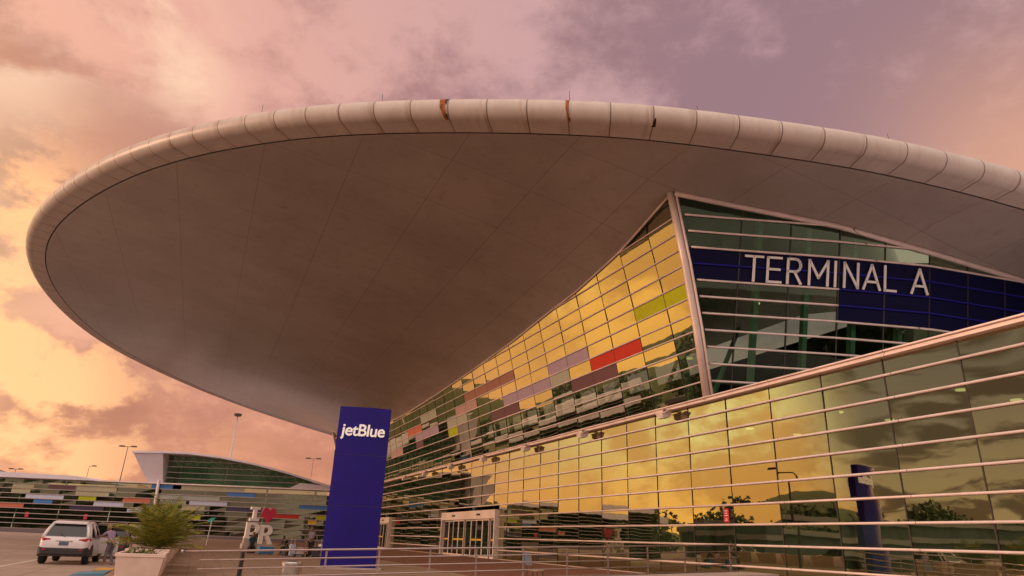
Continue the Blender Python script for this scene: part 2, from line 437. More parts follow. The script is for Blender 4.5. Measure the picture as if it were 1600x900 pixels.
# ------------------------------------------------------------------ ground
def rect(name, m, t0, t1, o0, o1, z, kind='structure'):
    q = MB(); q.quad((t0, o0, 0), (t1, o0, 0), (t1, o1, 0), (t0, o1, 0))
    r = q.build(name, m); r.location = Wd(0, 0, z); r.rotation_euler = (0, 0, TR)
    if kind: r['kind'] = kind
    return r
g = MB(); g.quad((-2500, -2500, 0), (2500, -2500, 0), (2500, 2500, 0), (-2500, 2500, 0)); g.build('ground', 'pavement')['kind'] = 'structure'
def gz(t, o): return .25-.225*sm((24-t)/13)*sm((o-6)/12)
EDGE = 25.2
pl = MB(); ts = [-24+2*i for i in range(72)]; os_ = [-.02, 3, 6, 8, 10, 12, 14, 16, 18, 20, 22.5, EDGE]
for i in range(len(ts)-1):
    for j in range(len(os_)-1):
        a, b, c, d = ts[i], ts[i+1], os_[j], os_[j+1]
        pl.quad((a, c, gz(a, c)), (b, c, gz(b, c)), (b, d, gz(b, d)), (a, d, gz(a, d)), mi=1 if d <= 12 else 0)
    pl.quad((ts[i], EDGE, gz(ts[i], EDGE)), (ts[i+1], EDGE, gz(ts[i+1], EDGE)), (ts[i+1], EDGE+.02, -.1), (ts[i], EDGE+.02, -.1))
p_ = pl.build('plaza', ['plaza_tan', 'plaza_red'], weld=True); p_.location = Wd(0, 0, 0); p_.rotation_euler = (0, 0, TR); p_['kind'] = 'structure'
rp = MB()
for i in range(10):
    oa, ob = 24-2.1*i, 24-2.1*(i+1); za, zb = max(.03, -.02+.042*(23.4-oa)), max(.03, -.02+.042*(23.4-ob))
    rp.hexa([(8.2, ob, -.1), (10.08, ob, -.1), (10.08, oa, -.1), (8.2, oa, -.1), (8.2, ob, zb), (10.08, ob, zb), (10.08, oa, za), (8.2, oa, za)])
r_ = rp.build('ramp', 'concrete'); r_.location = Wd(0, 0, .004); r_.rotation_euler = (0, 0, TR); r_['kind'] = 'structure'
# painted lines on the road
ln = MB()
for t in (24.5, 29.5, 38, 50, 66): ln.quad((t, 29.2, 0), (t+.14, 29.2, 0), (t+1.6, 36.5, 0), (t+1.46, 36.5, 0))
ln.quad((14, 29.05, 0), (92, 29.05, 0), (92, 29.2, 0), (14, 29.2, 0))
l_ = ln.build('road_marking', 'paint_white'); l_.location = Wd(0, 0, .006); l_.rotation_euler = (0, 0, TR); l_['kind'] = 'structure'
yl = MB(); yl.quad((-140, 99.2, 0), (-30, 99.2, 0), (-30, 99.9, 0), (-140, 99.9, 0)); yl.quad((-140, 80.2, 0), (-52, 80.2, 0), (-52, 80.5, 0), (-140, 80.5, 0))
y_ = yl.build('yellow_road_marking', 'paint_yellow'); y_.location = (0, 0, .01); y_['kind'] = 'structure'
kb = MB(); kb.hexa([(15.2, 25.25, .0), (17.0, 25.25, .0), (17.0, 26.3, .0), (15.2, 26.3, .0), (15.2, 25.25, .10), (17.0, 25.25, .10), (17.0, 26.2, .03), (15.2, 26.2, .03)])
kb.hexa([(17.0, 25.25, .0), (18.6, 25.25, .0), (18.6, 25.9, .0), (17.0, 25.9, .0), (17.0, 25.25, .10), (18.6, 25.25, .10), (18.6, 25.8, .10), (17.0, 25.8, .10)], mi=1)
k_ = kb.build('painted_kerb', ['kerb_blue', 'paint_yellow']); k_.location = Wd(0, 0, .003); k_.rotation_euler = (0, 0, TR); k_['kind'] = 'structure'

# ------------------------------------------------------------------ the terminal
TB = empty('terminal_building', P0, TR, 'large glass terminal under a huge overhanging disc roof, with coloured panels and sign lettering', 'terminal')
Z0 = 8.88; RH = .857; TAN = math.tan(R_(13)); RB = .88; MOD = 2.93; T0 = 2.02
TOP_T = [13.87, 19.55, 25.2, 30.2, 36.2, 45.2, 56.9, 67, 74.6, 84, 93]
TOP_R = [12.43, 11.06, 10.3, 9.96, 9.45, 8.98, 8.53, 8.32, 8.31, 8.5, 8.9]
TEND = 118.0; TFAR = 116.1
def rtop(t):
    if t > 70: t = 70-(t-70)*(56.13/46.1)
    return lerp(t, TOP_T[:8], TOP_R[:8])
def tfin(r): return 15.0-.091*r
def tfar(r): return 115.0+.091*r
def OFF(r):                       # the front bows outward: 10 degrees of lean at the ledge, 16 at the eaves
    return RH*r*math.tan(R_(10+.26*r))
cs, sn = math.cos(R_(13)), math.sin(R_(13))
def UP(t, r, off=0.0):            # point on the leaning upper front
    return (t, OFF(r)+off*cs, Z0+r*RH-off*sn)
EO = [2.6, 0, -6.28, -11.3, -17.83, -26]
ET = [15.85, 15.0, 12.79, 11.30, 10.36, 10.0]
EL = .21
def ebase(o): return lerp(-o, [-e for e in EO], ET)
ER_O = [2.6, -6.17, -11.26, -17.8, -26]; ER_R = [12.4, 11.08, 9.98, 9.2, 8.6]
def ertop(o): return lerp(-o, [-e for e in ER_O], ER_R)
def EN(o, r, off=0.0):            # point on the leaning curved end wall
    d = .05; n = Vector((ebase(o+d)-ebase(o-d), 2*d)).normalized()    # tangent (t,o)
    nt, no = -n.y, n.x
    z = r*RH
    return (ebase(o)-EL*z+nt*off, o+no*off, Z0+z-off*.2)
def eo0(r): return OFF(r)        # where the end wall meets the corner fin

mods = [T0+MOD*k for k in range(-7, 42)]
rnd = random.Random(3)
def pane_tilt(a=.011):            # a small whole-pane tilt: offsets for near-bottom, near-top, far-top, far-bottom corners
    p, q, c = rnd.uniform(-a, a), rnd.uniform(-a*.5, a*.5), rnd.uniform(-.004, .004)
    return (c-p-q, c-p+q, c+p+q, c+p-q)
# --- lower storey glass, bars and joints
lz = [Z0-.88*k for k in range(10)]+[.25]         # bar levels, top to bottom
gl = MB(); jl = MB()
PORT = ((41.75, 55.45), (76.8, 82.9))
for k in range(len(mods)-1):
    a, b = mods[k], min(mods[k+1], TEND)
    if a >= TEND: break
    for i in range(10):
        z1, z0 = lz[i], lz[i+1]
        if any(a < q-.2 and b > p+.2 for p, q in PORT) and z0 < 4.0:
            a2, b2 = a, b
            for p, q in PORT:
                if a < p < b: b2 = p
                elif a < q < b: a2 = q
                elif p <= a and b <= q: b2 = a
            if b2-a2 < .05: continue
        else: a2, b2 = a, b
        j = pane_tilt(); gl.quad((a2, j[0], z0), (a2, j[1], z1), (b2, j[2], z1), (b2, j[3], z0))
for t in mods:
    if t > TEND: break
    inp = any(p-.05 < t < q+.05 for p, q in PORT)
    q = MB(); q.box((t-.022, -.06, 4.2 if inp else .25), (t+.022, .02, Z0-.24)); q.build('mullion', 'joint', TB)
gl.build('lower_glass', 'facade_glass', TB)
for i in range(1, 10):
    z = lz[i]
    segs = [(-16, TEND)]
    if z < 4.1: segs = [(-16, PORT[0][0]), (PORT[0][1], PORT[1][0]), (PORT[1][1], TEND)]
    for a, b in segs:
        q = MB(); q.tube([(a, .07, z), (b, .07, z)], .050, 8); q.build('transom_bar', 'aluminium', TB, smooth=True)
lg = MB()
lg.box((-16, -.4, Z0-.07), (TEND, .36, Z0)); lg.box((-16, -.3, Z0-.15), (TEND, .25, Z0-.075)); lg.box((-16, -.3, Z0-.24), (TEND, .32, Z0-.155))
lg.build('ledge', 'aluminium', TB, bevel=.015)
bs = MB(); bs.box((-16, -.2, .0), (PORT[0][0], .06, .30)); bs.box((PORT[0][1], -.2, .0), (PORT[1][0], .06, .30)); bs.box((PORT[1][1], -.2, 0), (TEND, .06, .30))
bs.build('base_course', 'concrete', TB)
# --- entrances
def portal(t0, t1, doors, zt):
    ph = MB(); ph.box((t0, -.1, zt-.72), (t1, .42, zt)); 
    h = ph.build('entrance_header', 'fin_metal', TB, bevel=.02)
    for c in doors: sv = MB(); sv.box((c-.35, .421, zt-.42), (c+.35, .50, zt-.27)); sv.build('door_sensor', 'black', h)
    fr = MB()
    for t in (t0, t1): fr.box((t-.09, -.1, .2), (t+.09, .44, zt+.002))
    fr.box((t0, -.1, .2), (t1, .30, .26))
    fr.build('entrance_frame', 'fin_metal', TB)
    n = max(2, round((t1-t0)/1.55)); w_ = (t1-t0)/n
    for i in range(n):
        a, b = t0+i*w_, t0+(i+1)*w_
        if i == 0: a += .1
        if i == n-1: b -= .1
        fo = .22 if i % 4 in (1, 2) else .10
        f = MB(); zt_ = zt-.74
        f.box((a+.01, fo-.03, .27), (a+.10, fo+.03, zt_)); f.box((b-.10, fo-.03, .27), (b-.01, fo+.03, zt_))
        f.box((a+.1, fo-.03, .27), (b-.1, fo+.03, .42)); f.box((a+.1, fo-.03, zt_-.1), (b-.1, fo+.03, zt_))
        d = f.build('door', 'fin_metal', TB)
        p = MB(); p.quad((a+.1, fo, .42), (a+.1, fo, zt_-.1), (b-.1, fo, zt_-.1), (b-.1, fo, .42)); p.build('pane', 'door_glass', d)
        if i % 3 != 1:
            y = MB(); y.box((a+.16, fo+.012, 1.62), (b-.16, fo+.016, 1.76)); y.build('safety_stripe', 'yellow_sign', d)
portal(PORT[0][0], PORT[0][1], (45.4, 51.9), 4.1)
portal(PORT[1][0], PORT[1][1], (79.9,), 4.05)
# --- red notice stuck on the glass
nt = MB(); nt.box((14.05, .012, 2.83), (14.42, .022, 3.45)); no_ = nt.build('red_notice', 'notice_red', TB)
nw = MB(); rr = random.Random(5)
for zz, ww in ((3.33, .22), (3.22, .16), (3.12, .24), (2.98, .12), (2.91, .2)):
    nw.box((14.235-ww/2, .0225, zz), (14.235+ww/2, .026, zz+.035))
nw.build('notice_print', 'letter_white', no_)

# --- upper front
PANELS = [('panel_lime', 'lime green panel', 14.2, 2, 6), ('panel_red', 'red panel', 19.6, 2, 4), ('panel_lavender', 'lavender panel', 25.46, 2, 5), ('panel_purple', 'dark purple panel', 22.53, 2, 3),
          ('panel_lavender', 'long lavender panel', 31.32, 3, 4), ('panel_brown', 'brown panel', 37.18, 4, 6), ('panel_pink', 'pink panel', 45.97, 2, 5), ('panel_purple', 'dark purple panel', 37.18, 2, 3),
          ('panel_salmon', 'salmon panel', 63.55, 2, 5), ('panel_lavender', 'lavender panel', 57.69, 3, 4), ('panel_lime', 'lime panel', 51.83, 1, 3), ('panel_pink', 'pale pink panel', 72.34, 2, 3),
          ('panel_purple', 'dark purple panel', 63.55, 1, 3), ('panel_grey', 'grey panel', 60.62, 1, 6), ('panel_grey', 'grey panel', 57.69, 1, 6), ('panel_grey', 'grey panel', 48.9, 2, 4), ('panel_grey', 'grey panel', 28.39, 1, 4)]
taken = {}
for pn, lab, t0, nmod, row in PANELS:
    k0 = round((t0-T0)/MOD)
    for j in range(nmod): taken[(k0+j, row)] = 1
ug = MB(); uj = MB()
for k in range(4, 40):
    for r in range(0, 13):
        if (k, r) in taken: continue
        a, b = T0+MOD*k, min(T0+MOD*(k+1), tfar(r+.5))
        if a >= b: continue
        poly = []
        a0, a1 = max(a, tfin(r)), max(a, tfin(r+1))
        ra, rb = min(r+1, rtop(max(a1, 13.9))), min(r+1, rtop(b))
        if ra <= r and rb <= r: continue
        cut = -.12 if (r >= 11 or (ra < r+1 and k < 7)) else 0.0
        j = pane_tilt()
        if rb <= r:                                # the roof line cuts this pane to a triangle
            f = (rtop(a0)-r)/max(1e-6, rtop(a0)-rtop(b)); b_ = a0+(b-a0)*f
            ug.quad(UP(a0, r, j[0]), UP(a1, ra, j[1]+cut), UP(b_, r, j[3])); continue
        ug.quad(UP(a0, r, j[0]), UP(a1, ra, j[1]+cut), UP(b, rb, j[2]+cut), UP(b, r, j[3]))
    t = T0+MOD*k
    if k > 4 and t < 114.5:
        rt_ = rtop(t)
        q = MB(); nn = 8
        q.loft([[UP(t-.02, rt_*j/nn, -.06), UP(t+.02, rt_*j/nn, -.06), UP(t+.02, rt_*j/nn, .02), UP(t-.02, rt_*j/nn, .02)] for j in range(nn+1)]); q.build('mullion', 'joint', TB)
ug.build('upper_glass', 'facade_glass', TB)
for pn, lab, t0, nmod, row in PANELS:
    q = MB(); k0 = round((t0-T0)/MOD)
    a, b = T0+MOD*k0, T0+MOD*(k0+nmod)
    a0, a1 = (max(a, tfin(row)), max(a, tfin(row+1)))
    for j in range(nmod):
        c0 = a0 if j == 0 else a+MOD*j; c1 = a1 if j == 0 else a+MOD*j; d = a+MOD*(j+1)
        q.hexa([UP(c0, row, -.02), UP(d, row, -.02), UP(d, row, .012), UP(c0, row, .012), UP(c1, row+1, -.02), UP(d, row+1, -.02), UP(d, row+1, .012), UP(c1, row+1, .012)])
    q.build('coloured_panel', pn, TB)['label'] = lab
for r in range(1, 12):
    ta, tb = tfin(r)+.15, tfar(r)-.15
    run = []; t = ta
    while t <= tb:
        if rtop(t) >= r: run.append(t)
        if (rtop(t) < r or t+.25 > tb) and len(run) > 1:
            q = MB(); q.tube([UP(run[0], r, .05), UP(run[-1], r, .05)], .042, 8); q.build('transom_bar', 'aluminium', TB, smooth=True); run = []
        t += .25
et = MB(); pts = [13.95+i*(116.0-13.95)/80 for i in range(81)]
et.tube([UP(t, rtop(t)-.02, .05) for t in pts], .07, 8); et.build('eaves_trim', 'fin_metal', TB, smooth=True)

# --- corner fin
cf = MB(); cf.tube([UP(tfin(r)-.06, r, .12) for r in (-.1, 4, 8, 12.6)], .19, 14)
fin = cf.build('corner_fin', 'fin_metal', TB, smooth=True)
for dt, do, r_w in ((.24, .02, .06), (-.30, -.05, .07)):
    s_ = MB(); s_.tube([UP(tfin(r)+dt, r, do) for r in (-.1, 4, 8, 12.5)], r_w, 8); s_.build('fin_edge', 'aluminium', fin, smooth=True)
s_ = MB(); s_.tube([UP(tfin(r)-.16, r, -.05) for r in (-.1, 4, 8, 12.5)], .11, 8); s_.build('fin_groove', 'aluminium_dark', fin, smooth=True)

q = MB(); q.tube([UP(tfar(r)+.06, r, .12) for r in (-.1, 4, 8, 12.6)], .19, 14); q.build('corner_fin', 'fin_metal', TB, smooth=True)
# --- end wall
EM = [-1.12, -3.72, -6.31, -8.86, -11.4, -14.0, -16.6, -19.2, -21.8, -24.4, -26.0]
def is_blue(oc, r): return (7 <= r < 9) or (5 <= r < 9 and oc < -6.31)
eg = MB(); eb = MB(); ej = MB()
def ecell(mb, oa, ob, r, off=0.0, j=.006):
    ns = 3
    for i in range(ns):
        A = oa+(ob-oa)*i/ns; B = oa+(ob-oa)*(i+1)/ns
        ta, tb = min(r+1, ertop(A)), min(r+1, ertop(B))
        if ta <= r and tb <= r: continue
        tb = max(tb, r+.001); ta = max(ta, r+.001)
        mb.quad(EN(A, r, off), EN(A, ta, off), EN(B, tb, off), EN(B, r, off))
for r in range(0, 13):
    edges = [None]+EM
    for i in range(len(EM)):
        oa = eo0(r+.5)-.05 if i == 0 else EM[i-1]
        ob = EM[i]
        ecell(eb if is_blue((oa+ob)/2, r) else eg, oa, ob, r, .01 if is_blue((oa+ob)/2, r) else 0)
for o_ in EM[:-1]:
    rt_ = ertop(o_); a = EN(o_-.035, 0, -.05); 
    q = MB(); q.hexa([EN(o_-.035, 0, -.06), EN(o_+.035, 0, -.06), EN(o_+.035, 0, .03), EN(o_-.035, 0, .03), EN(o_-.035, rt_, -.06), EN(o_+.035, rt_, -.06), EN(o_+.035, rt_, .03), EN(o_-.035, rt_, .03)]); q.build('mullion', 'joint', TB)
fw_ = MB()
for i in range(14):
    oa, ob = 2.0-2*i, -2*i
    fw_.quad(*[(130-p[0], p[1], p[2]) for p in (EN(oa, 0), EN(ob, 0), EN(ob, ertop(ob)), EN(oa, ertop(oa)))])
fw_.build('far_end_glass', 'end_glass', TB)
eg.build('end_wall_glass', 'end_glass', TB); sb = eb.build('sign_band', 'sign_blue', TB)
def ebar(r, oa, ob, m, rad):
    n = 24; q = MB(); q.tube([EN(oa+(ob-oa)*i/n, r, .07) for i in range(n+1)], rad, 8); q.build('transom_bar', m, TB, smooth=True)
for r in range(1, 12):
    oe = -26.0
    if ertop(-26) < r:
        oe = 0
        while ertop(oe) > r and oe > -26: oe -= .05
    s0 = eo0(r)-.25
    if r in (6, 7): ebar(r, s0, -6.31, 'aluminium', .06); ebar(r, -6.35, oe, 'bar_blue', .05)
    elif r == 8: ebar(r, s0, oe, 'bar_blue', .05)
    else: ebar(r, s0, oe, 'aluminium', .06)
q = MB(); n = 30; oo = [2.5-28.5*i/n for i in range(n+1)]
q.tube([EN(o_, ertop(o_)-.1, .06) for o_ in oo], .15, 8); q.build('eaves_trim', 'aluminium', TB, smooth=True)
# lettering TERMINAL A in thin strokes
STROKE = .122
def arc(cx, cy, rx, ry, a0, a1, n=7): return [(cx+rx*math.cos(R_(a0+(a1-a0)*i/n)), cy+ry*math.sin(R_(a0+(a1-a0)*i/n))) for i in range(n+1)]
GLY = {'T': [[(0, 1), (1, 1)], [(.5, 1), (.5, 0)]], 'E': [[(1, 1), (0, 1), (0, 0), (1, 0)], [(0, .52), (.88, .52)]],
       'R': [[(0, 0), (0, 1), (.55, 1)]+arc(.55, .74, .42, .26, 90, -90)+[(0, .48)], [(.5, .48), (1, 0)]],
       'M': [[(0, 0), (0, 1), (.5, .30), (1, 1), (1, 0)]], 'I': [[(.5, 0), (.5, 1)]], 'N': [[(0, 0), (0, 1), (1, 0), (1, 1)]],
       'A': [[(0, 0), (.5, 1), (1, 0)], [(.17, .30), (.83, .30)]], 'L': [[(0, 1), (0, 0), (1, 0)]]}
def strokes(mb, glyph, place, wd, x0, x1, y0, y1, thick, base):
    for line in GLY[glyph]:
        P = [(x0+(x1-x0)*a, y0+(y1-y0)*b) for a, b in line]
        for (ax, ay), (bx, by) in zip(P[:-1], P[1:]):
            L = math.hypot(bx-ax, by-ay)
            if L < 1e-6: continue
            ux, uy = (bx-ax)/L, (by-ay)/L; h = wd/2
            ax_, ay_, bx_, by_ = ax-ux*h*.98, ay-uy*h*.98, bx+ux*h*.98, by+uy*h*.98
            c = [(ax_-uy*h, ay_+ux*h), (ax_+uy*h, ay_-ux*h), (bx_+uy*h, by_-ux*h), (bx_-uy*h, by_+ux*h)]
            mb.hexa([place(x, y, base) for x, y in c]+[place(x, y, base+thick) for x, y in c])
lets = [('T', -1.42, -2.28), ('E', -2.56, -3.24), ('R', -3.60, -4.28), ('M', -4.72, -5.68), ('I', -5.98, -6.17), ('N', -6.56, -7.30), ('A', -7.62, -8.52), ('L', -8.80, -9.40), ('A', -10.30, -11.18)]
k8 = 0
for ch, oa, ob in lets:
    q = MB(); base = .08+.0015*k8; k8 += 1
    strokes(q, ch, lambda x, y, f: EN(x, y/RH, f), STROKE, oa, ob, 7.17*RH, 8.68*RH, .06, base)
    q.build('lettering', 'letter_white', sb)

# --- roof disc: soffit, rim cladding, top
RIM = [(6.5, -31), (4.8, -26.5), (3.9, -21.5), (4.0, -16.5), (4.74, -11.81), (5.04, -10.54), (5.42, -8.38), (5.89, -6.45), (6.5, -4.33), (6.95, -2.65), (7.59, -1.06), (8.86, 2.14), (9.74, 4.33), (10.6, 6.15), (11.46, 7.84), (12.47, 9.51), (13.49, 11.18), (14.61, 12.85), (15.72, 14.46), (16.84, 16.04), (17.94, 17.51), (19.18, 19.08), (20.42, 20.51), (21.61, 21.86), (22.87, 23.03), (24.46, 24.56), (25.85, 25.77), (27.2, 26.89), (28.73, 28.02), (30.68, 29.41), (32.68, 30.81), (36.75, 33.06), (41.03, 35.16), (45.8, 37.16), (50.25, 38.49), (54.52, 39.37), (58.92, 39.96), (63.66, 40.2), (68.96, 40.06), (74.74, 39.23), (79.45, 38.22), (82.76, 37.14), (88.68, 35.18), (95.8, 30.99), (105.18, 22.91), (109.97, 17.9), (113.91, 11.4), (120.39, 1.69), (122.6, -4), (124.2, -10), (125.2, -16), (125.3, -21.5), (124.4, -26.5), (122.7, -31)]
RIM = [Vector((a, b, 19.27+.11*b)) for a, b in RIM]
for _ in range(2):                               # even out the hand-measured curve
    RIM = [RIM[0]]+[(RIM[i-1]+RIM[i]*2+RIM[i+1])/4 for i in range(1, len(RIM)-1)]+[RIM[-1]]
cum = [0]
for a, b in zip(RIM[:-1], RIM[1:]): cum.append(cum[-1]+(b-a).length)
def rim_at(s_):
    i = 0
    while i < len(cum)-2 and cum[i+1] < s_: i += 1
    f = (s_-cum[i])/(cum[i+1]-cum[i])
    p0, p1, p2, p3 = RIM[max(i-1, 0)], RIM[i], RIM[i+1], RIM[min(i+2, len(RIM)-1)]
    return .5*((2*p1)+(p2-p0)*f+(2*p0-5*p1+4*p2-p3)*f*f+(3*p1-p0-3*p2+p3)*f**3)
PANEL = 1.93; SUBS = 4
NP = int(cum[-1]/PANEL); NST = NP*SUBS
ST = []
for i in range(NST+1):
    s_ = cum[-1]*i/NST; p = rim_at(s_); d = rim_at(min(s_+.4, cum[-1]))-rim_at(max(s_-.4, 0)); d.z = 0; d.normalize()
    n_ = Vector((-d.y, d.x, 0))
    if n_.dot(p-Vector((52, -5, 0))) < 0: n_ = -n_
    ST.append((p, n_))
prof = [(0, 0), (.30, 0.0), (.60, .005), (.86, .015)]
CX, CZ, CR = .98, .57, .565
for a in range(-98, 106, 12): prof.append((CX+CR*math.cos(R_(a)), CZ+CR*math.sin(R_(a))))
prof += [(.45, 1.13), (-.2, 1.10), (-.9, 1.2)]
fb = MB(); uv = []; npf = len(prof)
for i, (p, n_) in enumerate(ST):
    fr = (i % SUBS)/SUBS; swell = .018*math.sin(math.pi*fr)
    for j, (d, h) in enumerate(prof):
        k_ = swell if 3 < j < npf-3 else 0
        fb.v.append(tuple(p+n_*(d+k_)+Vector((0, 0, h)))); uv.append((i/SUBS, j/npf))
for i in range(len(ST)-1):
    for j in range(npf-1):
        fb.f.append((i*npf+j, (i+1)*npf+j, (i+1)*npf+j+1, i*npf+j+1)); fb.mi.append(0)
# loops need the panel index of their own face, so write the map by loop below
rim = fb.build('rim_cladding', 'fascia_panel', TB, uvs=uv)
for poly in rim.data.polygons:
    js = [v % npf for v in poly.vertices]; poly.use_smooth = not (set(js) == {3, 4} or max(js) <= 4)
gp = MB()
for (p, n_), (p2, n2_) in zip(ST[:-1], ST[1:]):
    gp.quad(p-n_*.10+Vector((0, 0, .10)), p2-n2_*.10+Vector((0, 0, .10)), p2+n2_*.002+Vector((0, 0, .10)), p+n_*.002+Vector((0, 0, .10)))
    gp.quad(p-n_*.003, p2-n2_*.003, p2-n2_*.003+Vector((0, 0, .11)), p-n_*.003+Vector((0, 0, .11)))
gp.build('rim_gap', 'gap_brown', TB)
# inner edge of the soffit follows the tops of the glass walls
wall = []
for i in range(41): o_ = -26+28.3*i/40; wall.append(Vector(EN(o_, ertop(o_), -.02)))
nend = len(wall)-1
for i in range(141): t = 13.9+(116.1-13.9)*i/140; wall.append(Vector(UP(t, rtop(t), -.02)))
nfar = len(wall)-1
for i in range(1, 41): o_ = 2.3-28.3*i/40; p = EN(o_, ertop(o_), -.02); wall.append(Vector((130-p[0], p[1], p[2])))
wc = [0]
for a, b in zip(wall[:-1], wall[1:]): wc.append(wc[-1]+(b-a).length)
def wall_at(s_):
    i = 0
    while i < len(wc)-2 and wc[i+1] < s_: i += 1
    f = (s_-wc[i])/max(1e-6, wc[i+1]-wc[i]); return wall[i].lerp(wall[i+1], f)
def nearest_s(pt): return min(range(len(RIM)), key=lambda i: (RIM[i]-Vector(pt)).length)
def sr(t, o): return cum[nearest_s((t, o, 19.27+.11*o))]
ks = [(0, 0), (sr(4.8, -11.4), wc[21]), (sr(10.6, 6.6), wc[nend]), (sr(36.7, 33), wc[nend+38]), (sr(64.5, 40.2), wc[nend+71]), (sr(93, 33), wc[nend+103]), (sr(118.6, 6), wc[nfar]), (cum[-1], wc[-1])]
sf = MB(); NC = 16
for i, (p, n_) in enumerate(ST):
    s_ = cum[-1]*i/NST; ws = lerp(s_, [a for a, _ in ks], [b for _, b in ks]); q = wall_at(max(0, min(wc[-1], ws)))
    e = p-n_*.085
    dip = 19.27+.11*q.y-q.z
    for j in range(NC+1):
        v = e.lerp(q, j/NC); v.z = 19.27+.11*v.y-dip*(j/NC)**2.6; sf.v.append(tuple(v))
for i in range(len(ST)-1):
    for j in range(NC):
        a = i*(NC+1)+j; sf.f.append((a, a+1, a+NC+2, a+NC+1)); sf.mi.append(0)
sf.build('roof_soffit', 'soffit_panel', TB, smooth=True)
rf = MB()
for i, (p, n_) in enumerate(ST):
    e = p-n_*.9+Vector((0, 0, 1.2)); c = Vector((max(28, min(100, e.x)), -22, 21.0))
    for j in range(7): rf.v.append(tuple(e.lerp(c, j/6)+Vector((0, 0, .5*math.sin(math.pi*j/6)))))
for i in range(len(ST)-1):
    for j in range(6):
        a = i*7+j; rf.f.append((a, a+7, a+8, a+1)); rf.mi.append(0)
rf.build('roof_top', 'roof_pale', TB, smooth=True)
# rust runs down the rim
def rust(s0, w0, w1, j0, j1, m):
    q = MB(); rows = []
    for j in range(j0, j1+1):
        d, h = prof[j]; f = (j-j0)/(j1-j0); wd = w0+(w1-w0)*f+.012*math.sin(j*1.9)
        pa, pb = rim_at(s0+(.02*math.sin(j*.7))), rim_at(s0+(.02*math.sin(j*.7))+wd)
        na = min(ST, key=lambda st: (st[0]-pa).length)[1]
        rows.append((pa+na*(d+.03)+Vector((0, 0, h+.004)), pb+na*(d+.03)+Vector((0, 0, h+.004))))
    for (a, b), (c, d) in zip(rows[:-1], rows[1:]): q.quad(a, b, d, c)
    q.build('rust_streak', m, rim)
def s_at(t, o): i = nearest_s((t, o, 20)); return cum[i]
TOPJ = npf-4
rust(s_at(15.7, 14.4)+.05, .12, .42, 5, TOPJ, 'rust'); rust(s_at(15.7, 14.4)-.04, .05, .28, 12, TOPJ, 'rust_dark'); rust(s_at(15.7, 14.4)-.02, .03, .10, 3, 8, 'rust_dark')
rust(s_at(12.2, 8.9), .08, .20, 5, TOPJ, 'rust'); rust(s_at(12.2, 8.9)-.05, .05, .05, 2, 7, 'rust_dark')
rust(s_at(10.7, 6.5), .28, .06, 2, 9, 'rust_dark')
# sheet lip left loose on top of the rim, and the lightning rods
q = MB()
for i in range(14):
    s_ = s_at(10.9, 7.2)+i*.62; p = rim_at(s_); n_ = min(ST, key=lambda st: (st[0]-p).length)[1]; q.v += [tuple(p+n_*.95+Vector((0, 0, 1.16))), tuple(p+n_*.95+Vector((0, 0, 1.20))), tuple(p+n_*.4+Vector((0, 0, 1.20)))]
for i in range(13):
    a = i*3; q.f += [(a, a+3, a+4, a+1), (a+1, a+4, a+5, a+2)]; q.mi += [0, 0]
q.build('rim_flashing', 'rust', rim)
for t, o_, hh in ((30.3, 29.4, .9), (23.3, 23.4, 1.1), (17.5, 17.0, 1.0), (12.6, 9.7, 1.1), (9.4, 3.2, .8), (6.7, -4, .9), (4.8, -11.4, .7), (42, 36, .9)):
    p = rim_at(s_at(t, o_)); n_ = min(ST, key=lambda st: (st[0]-p).length)[1]; p = p+n_*.6+Vector((0, 0, 1.05)); q = MB()
    q.tube([p, p+Vector((0, 0, hh*.5)), p+Vector((.03, .02, hh))], [.022, .016, .01], 6); q.build('lightning_rod', 'lamp_dark', TB)

# --- inside: floors, columns, back walls, lamps
q = MB(); q.quad((-16, -20, .22), (TEND, -20, .22), (TEND, -.03, .22), (-16, -.03, .22)); q.build('hall_floor', 'interior_floor', TB)
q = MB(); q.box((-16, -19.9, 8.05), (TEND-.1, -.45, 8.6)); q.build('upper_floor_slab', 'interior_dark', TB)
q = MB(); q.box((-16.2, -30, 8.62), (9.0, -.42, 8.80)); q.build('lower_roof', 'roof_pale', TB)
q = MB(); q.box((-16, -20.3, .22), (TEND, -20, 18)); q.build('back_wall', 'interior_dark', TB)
q = MB(); q.box((TEND-.02, -20, .22), (TEND+.2, -.1, 8.6)); q.box((TEND-.02, -20, 8.6), (TEND+.2, .0, 8.9)); q.build('far_wall', 'panel_grey', TB)
q = MB(); q.box((-16.3, -20, .22), (-16.05, -.1, 8.6)); q.build('near_wall', 'panel_grey', TB)
q = MB(); q.box((-16, -9.2, .23), (40, -9.0, 3.2)); q.box((58, -9.2, .23), (112, -9.0, 3.2)); q.build('check_in_partition', 'panel_grey', TB)
for i in range(14):
    t = -8+8.79*i
    q = MB(); q.tube([(t, -2.4, .22), (t, -2.4, 8.04)], .30, 14); q.build('column', 'column_pale', TB, smooth=True)
for k in range(5, 38):
    t = T0+MOD*k+.30
    rr_ = rtop(t)-.2; q = MB(); q.loft([[UP(t-.10, rr_*j/6, -.75), UP(t+.10, rr_*j/6, -.75), UP(t+.10, rr_*j/6, -.40), UP(t-.10, rr_*j/6, -.40)] for j in range(7)]); q.build('inner_strut', 'column_pale', TB)
for o_ in (-2.3, -4.9, -7.5, -10.1, -12.7):
    r = ertop(o_)-.3; q = MB(); q.hexa([EN(o_-.12, 0, -.8), EN(o_+.12, 0, -.8), EN(o_+.12, 0, -.4), EN(o_-.12, 0, -.4), EN(o_-.12, r, -.8), EN(o_+.12, r, -.8), EN(o_+.12, r, -.4), EN(o_-.12, r, -.4)]); q.build('inner_strut', 'column_pale', TB)
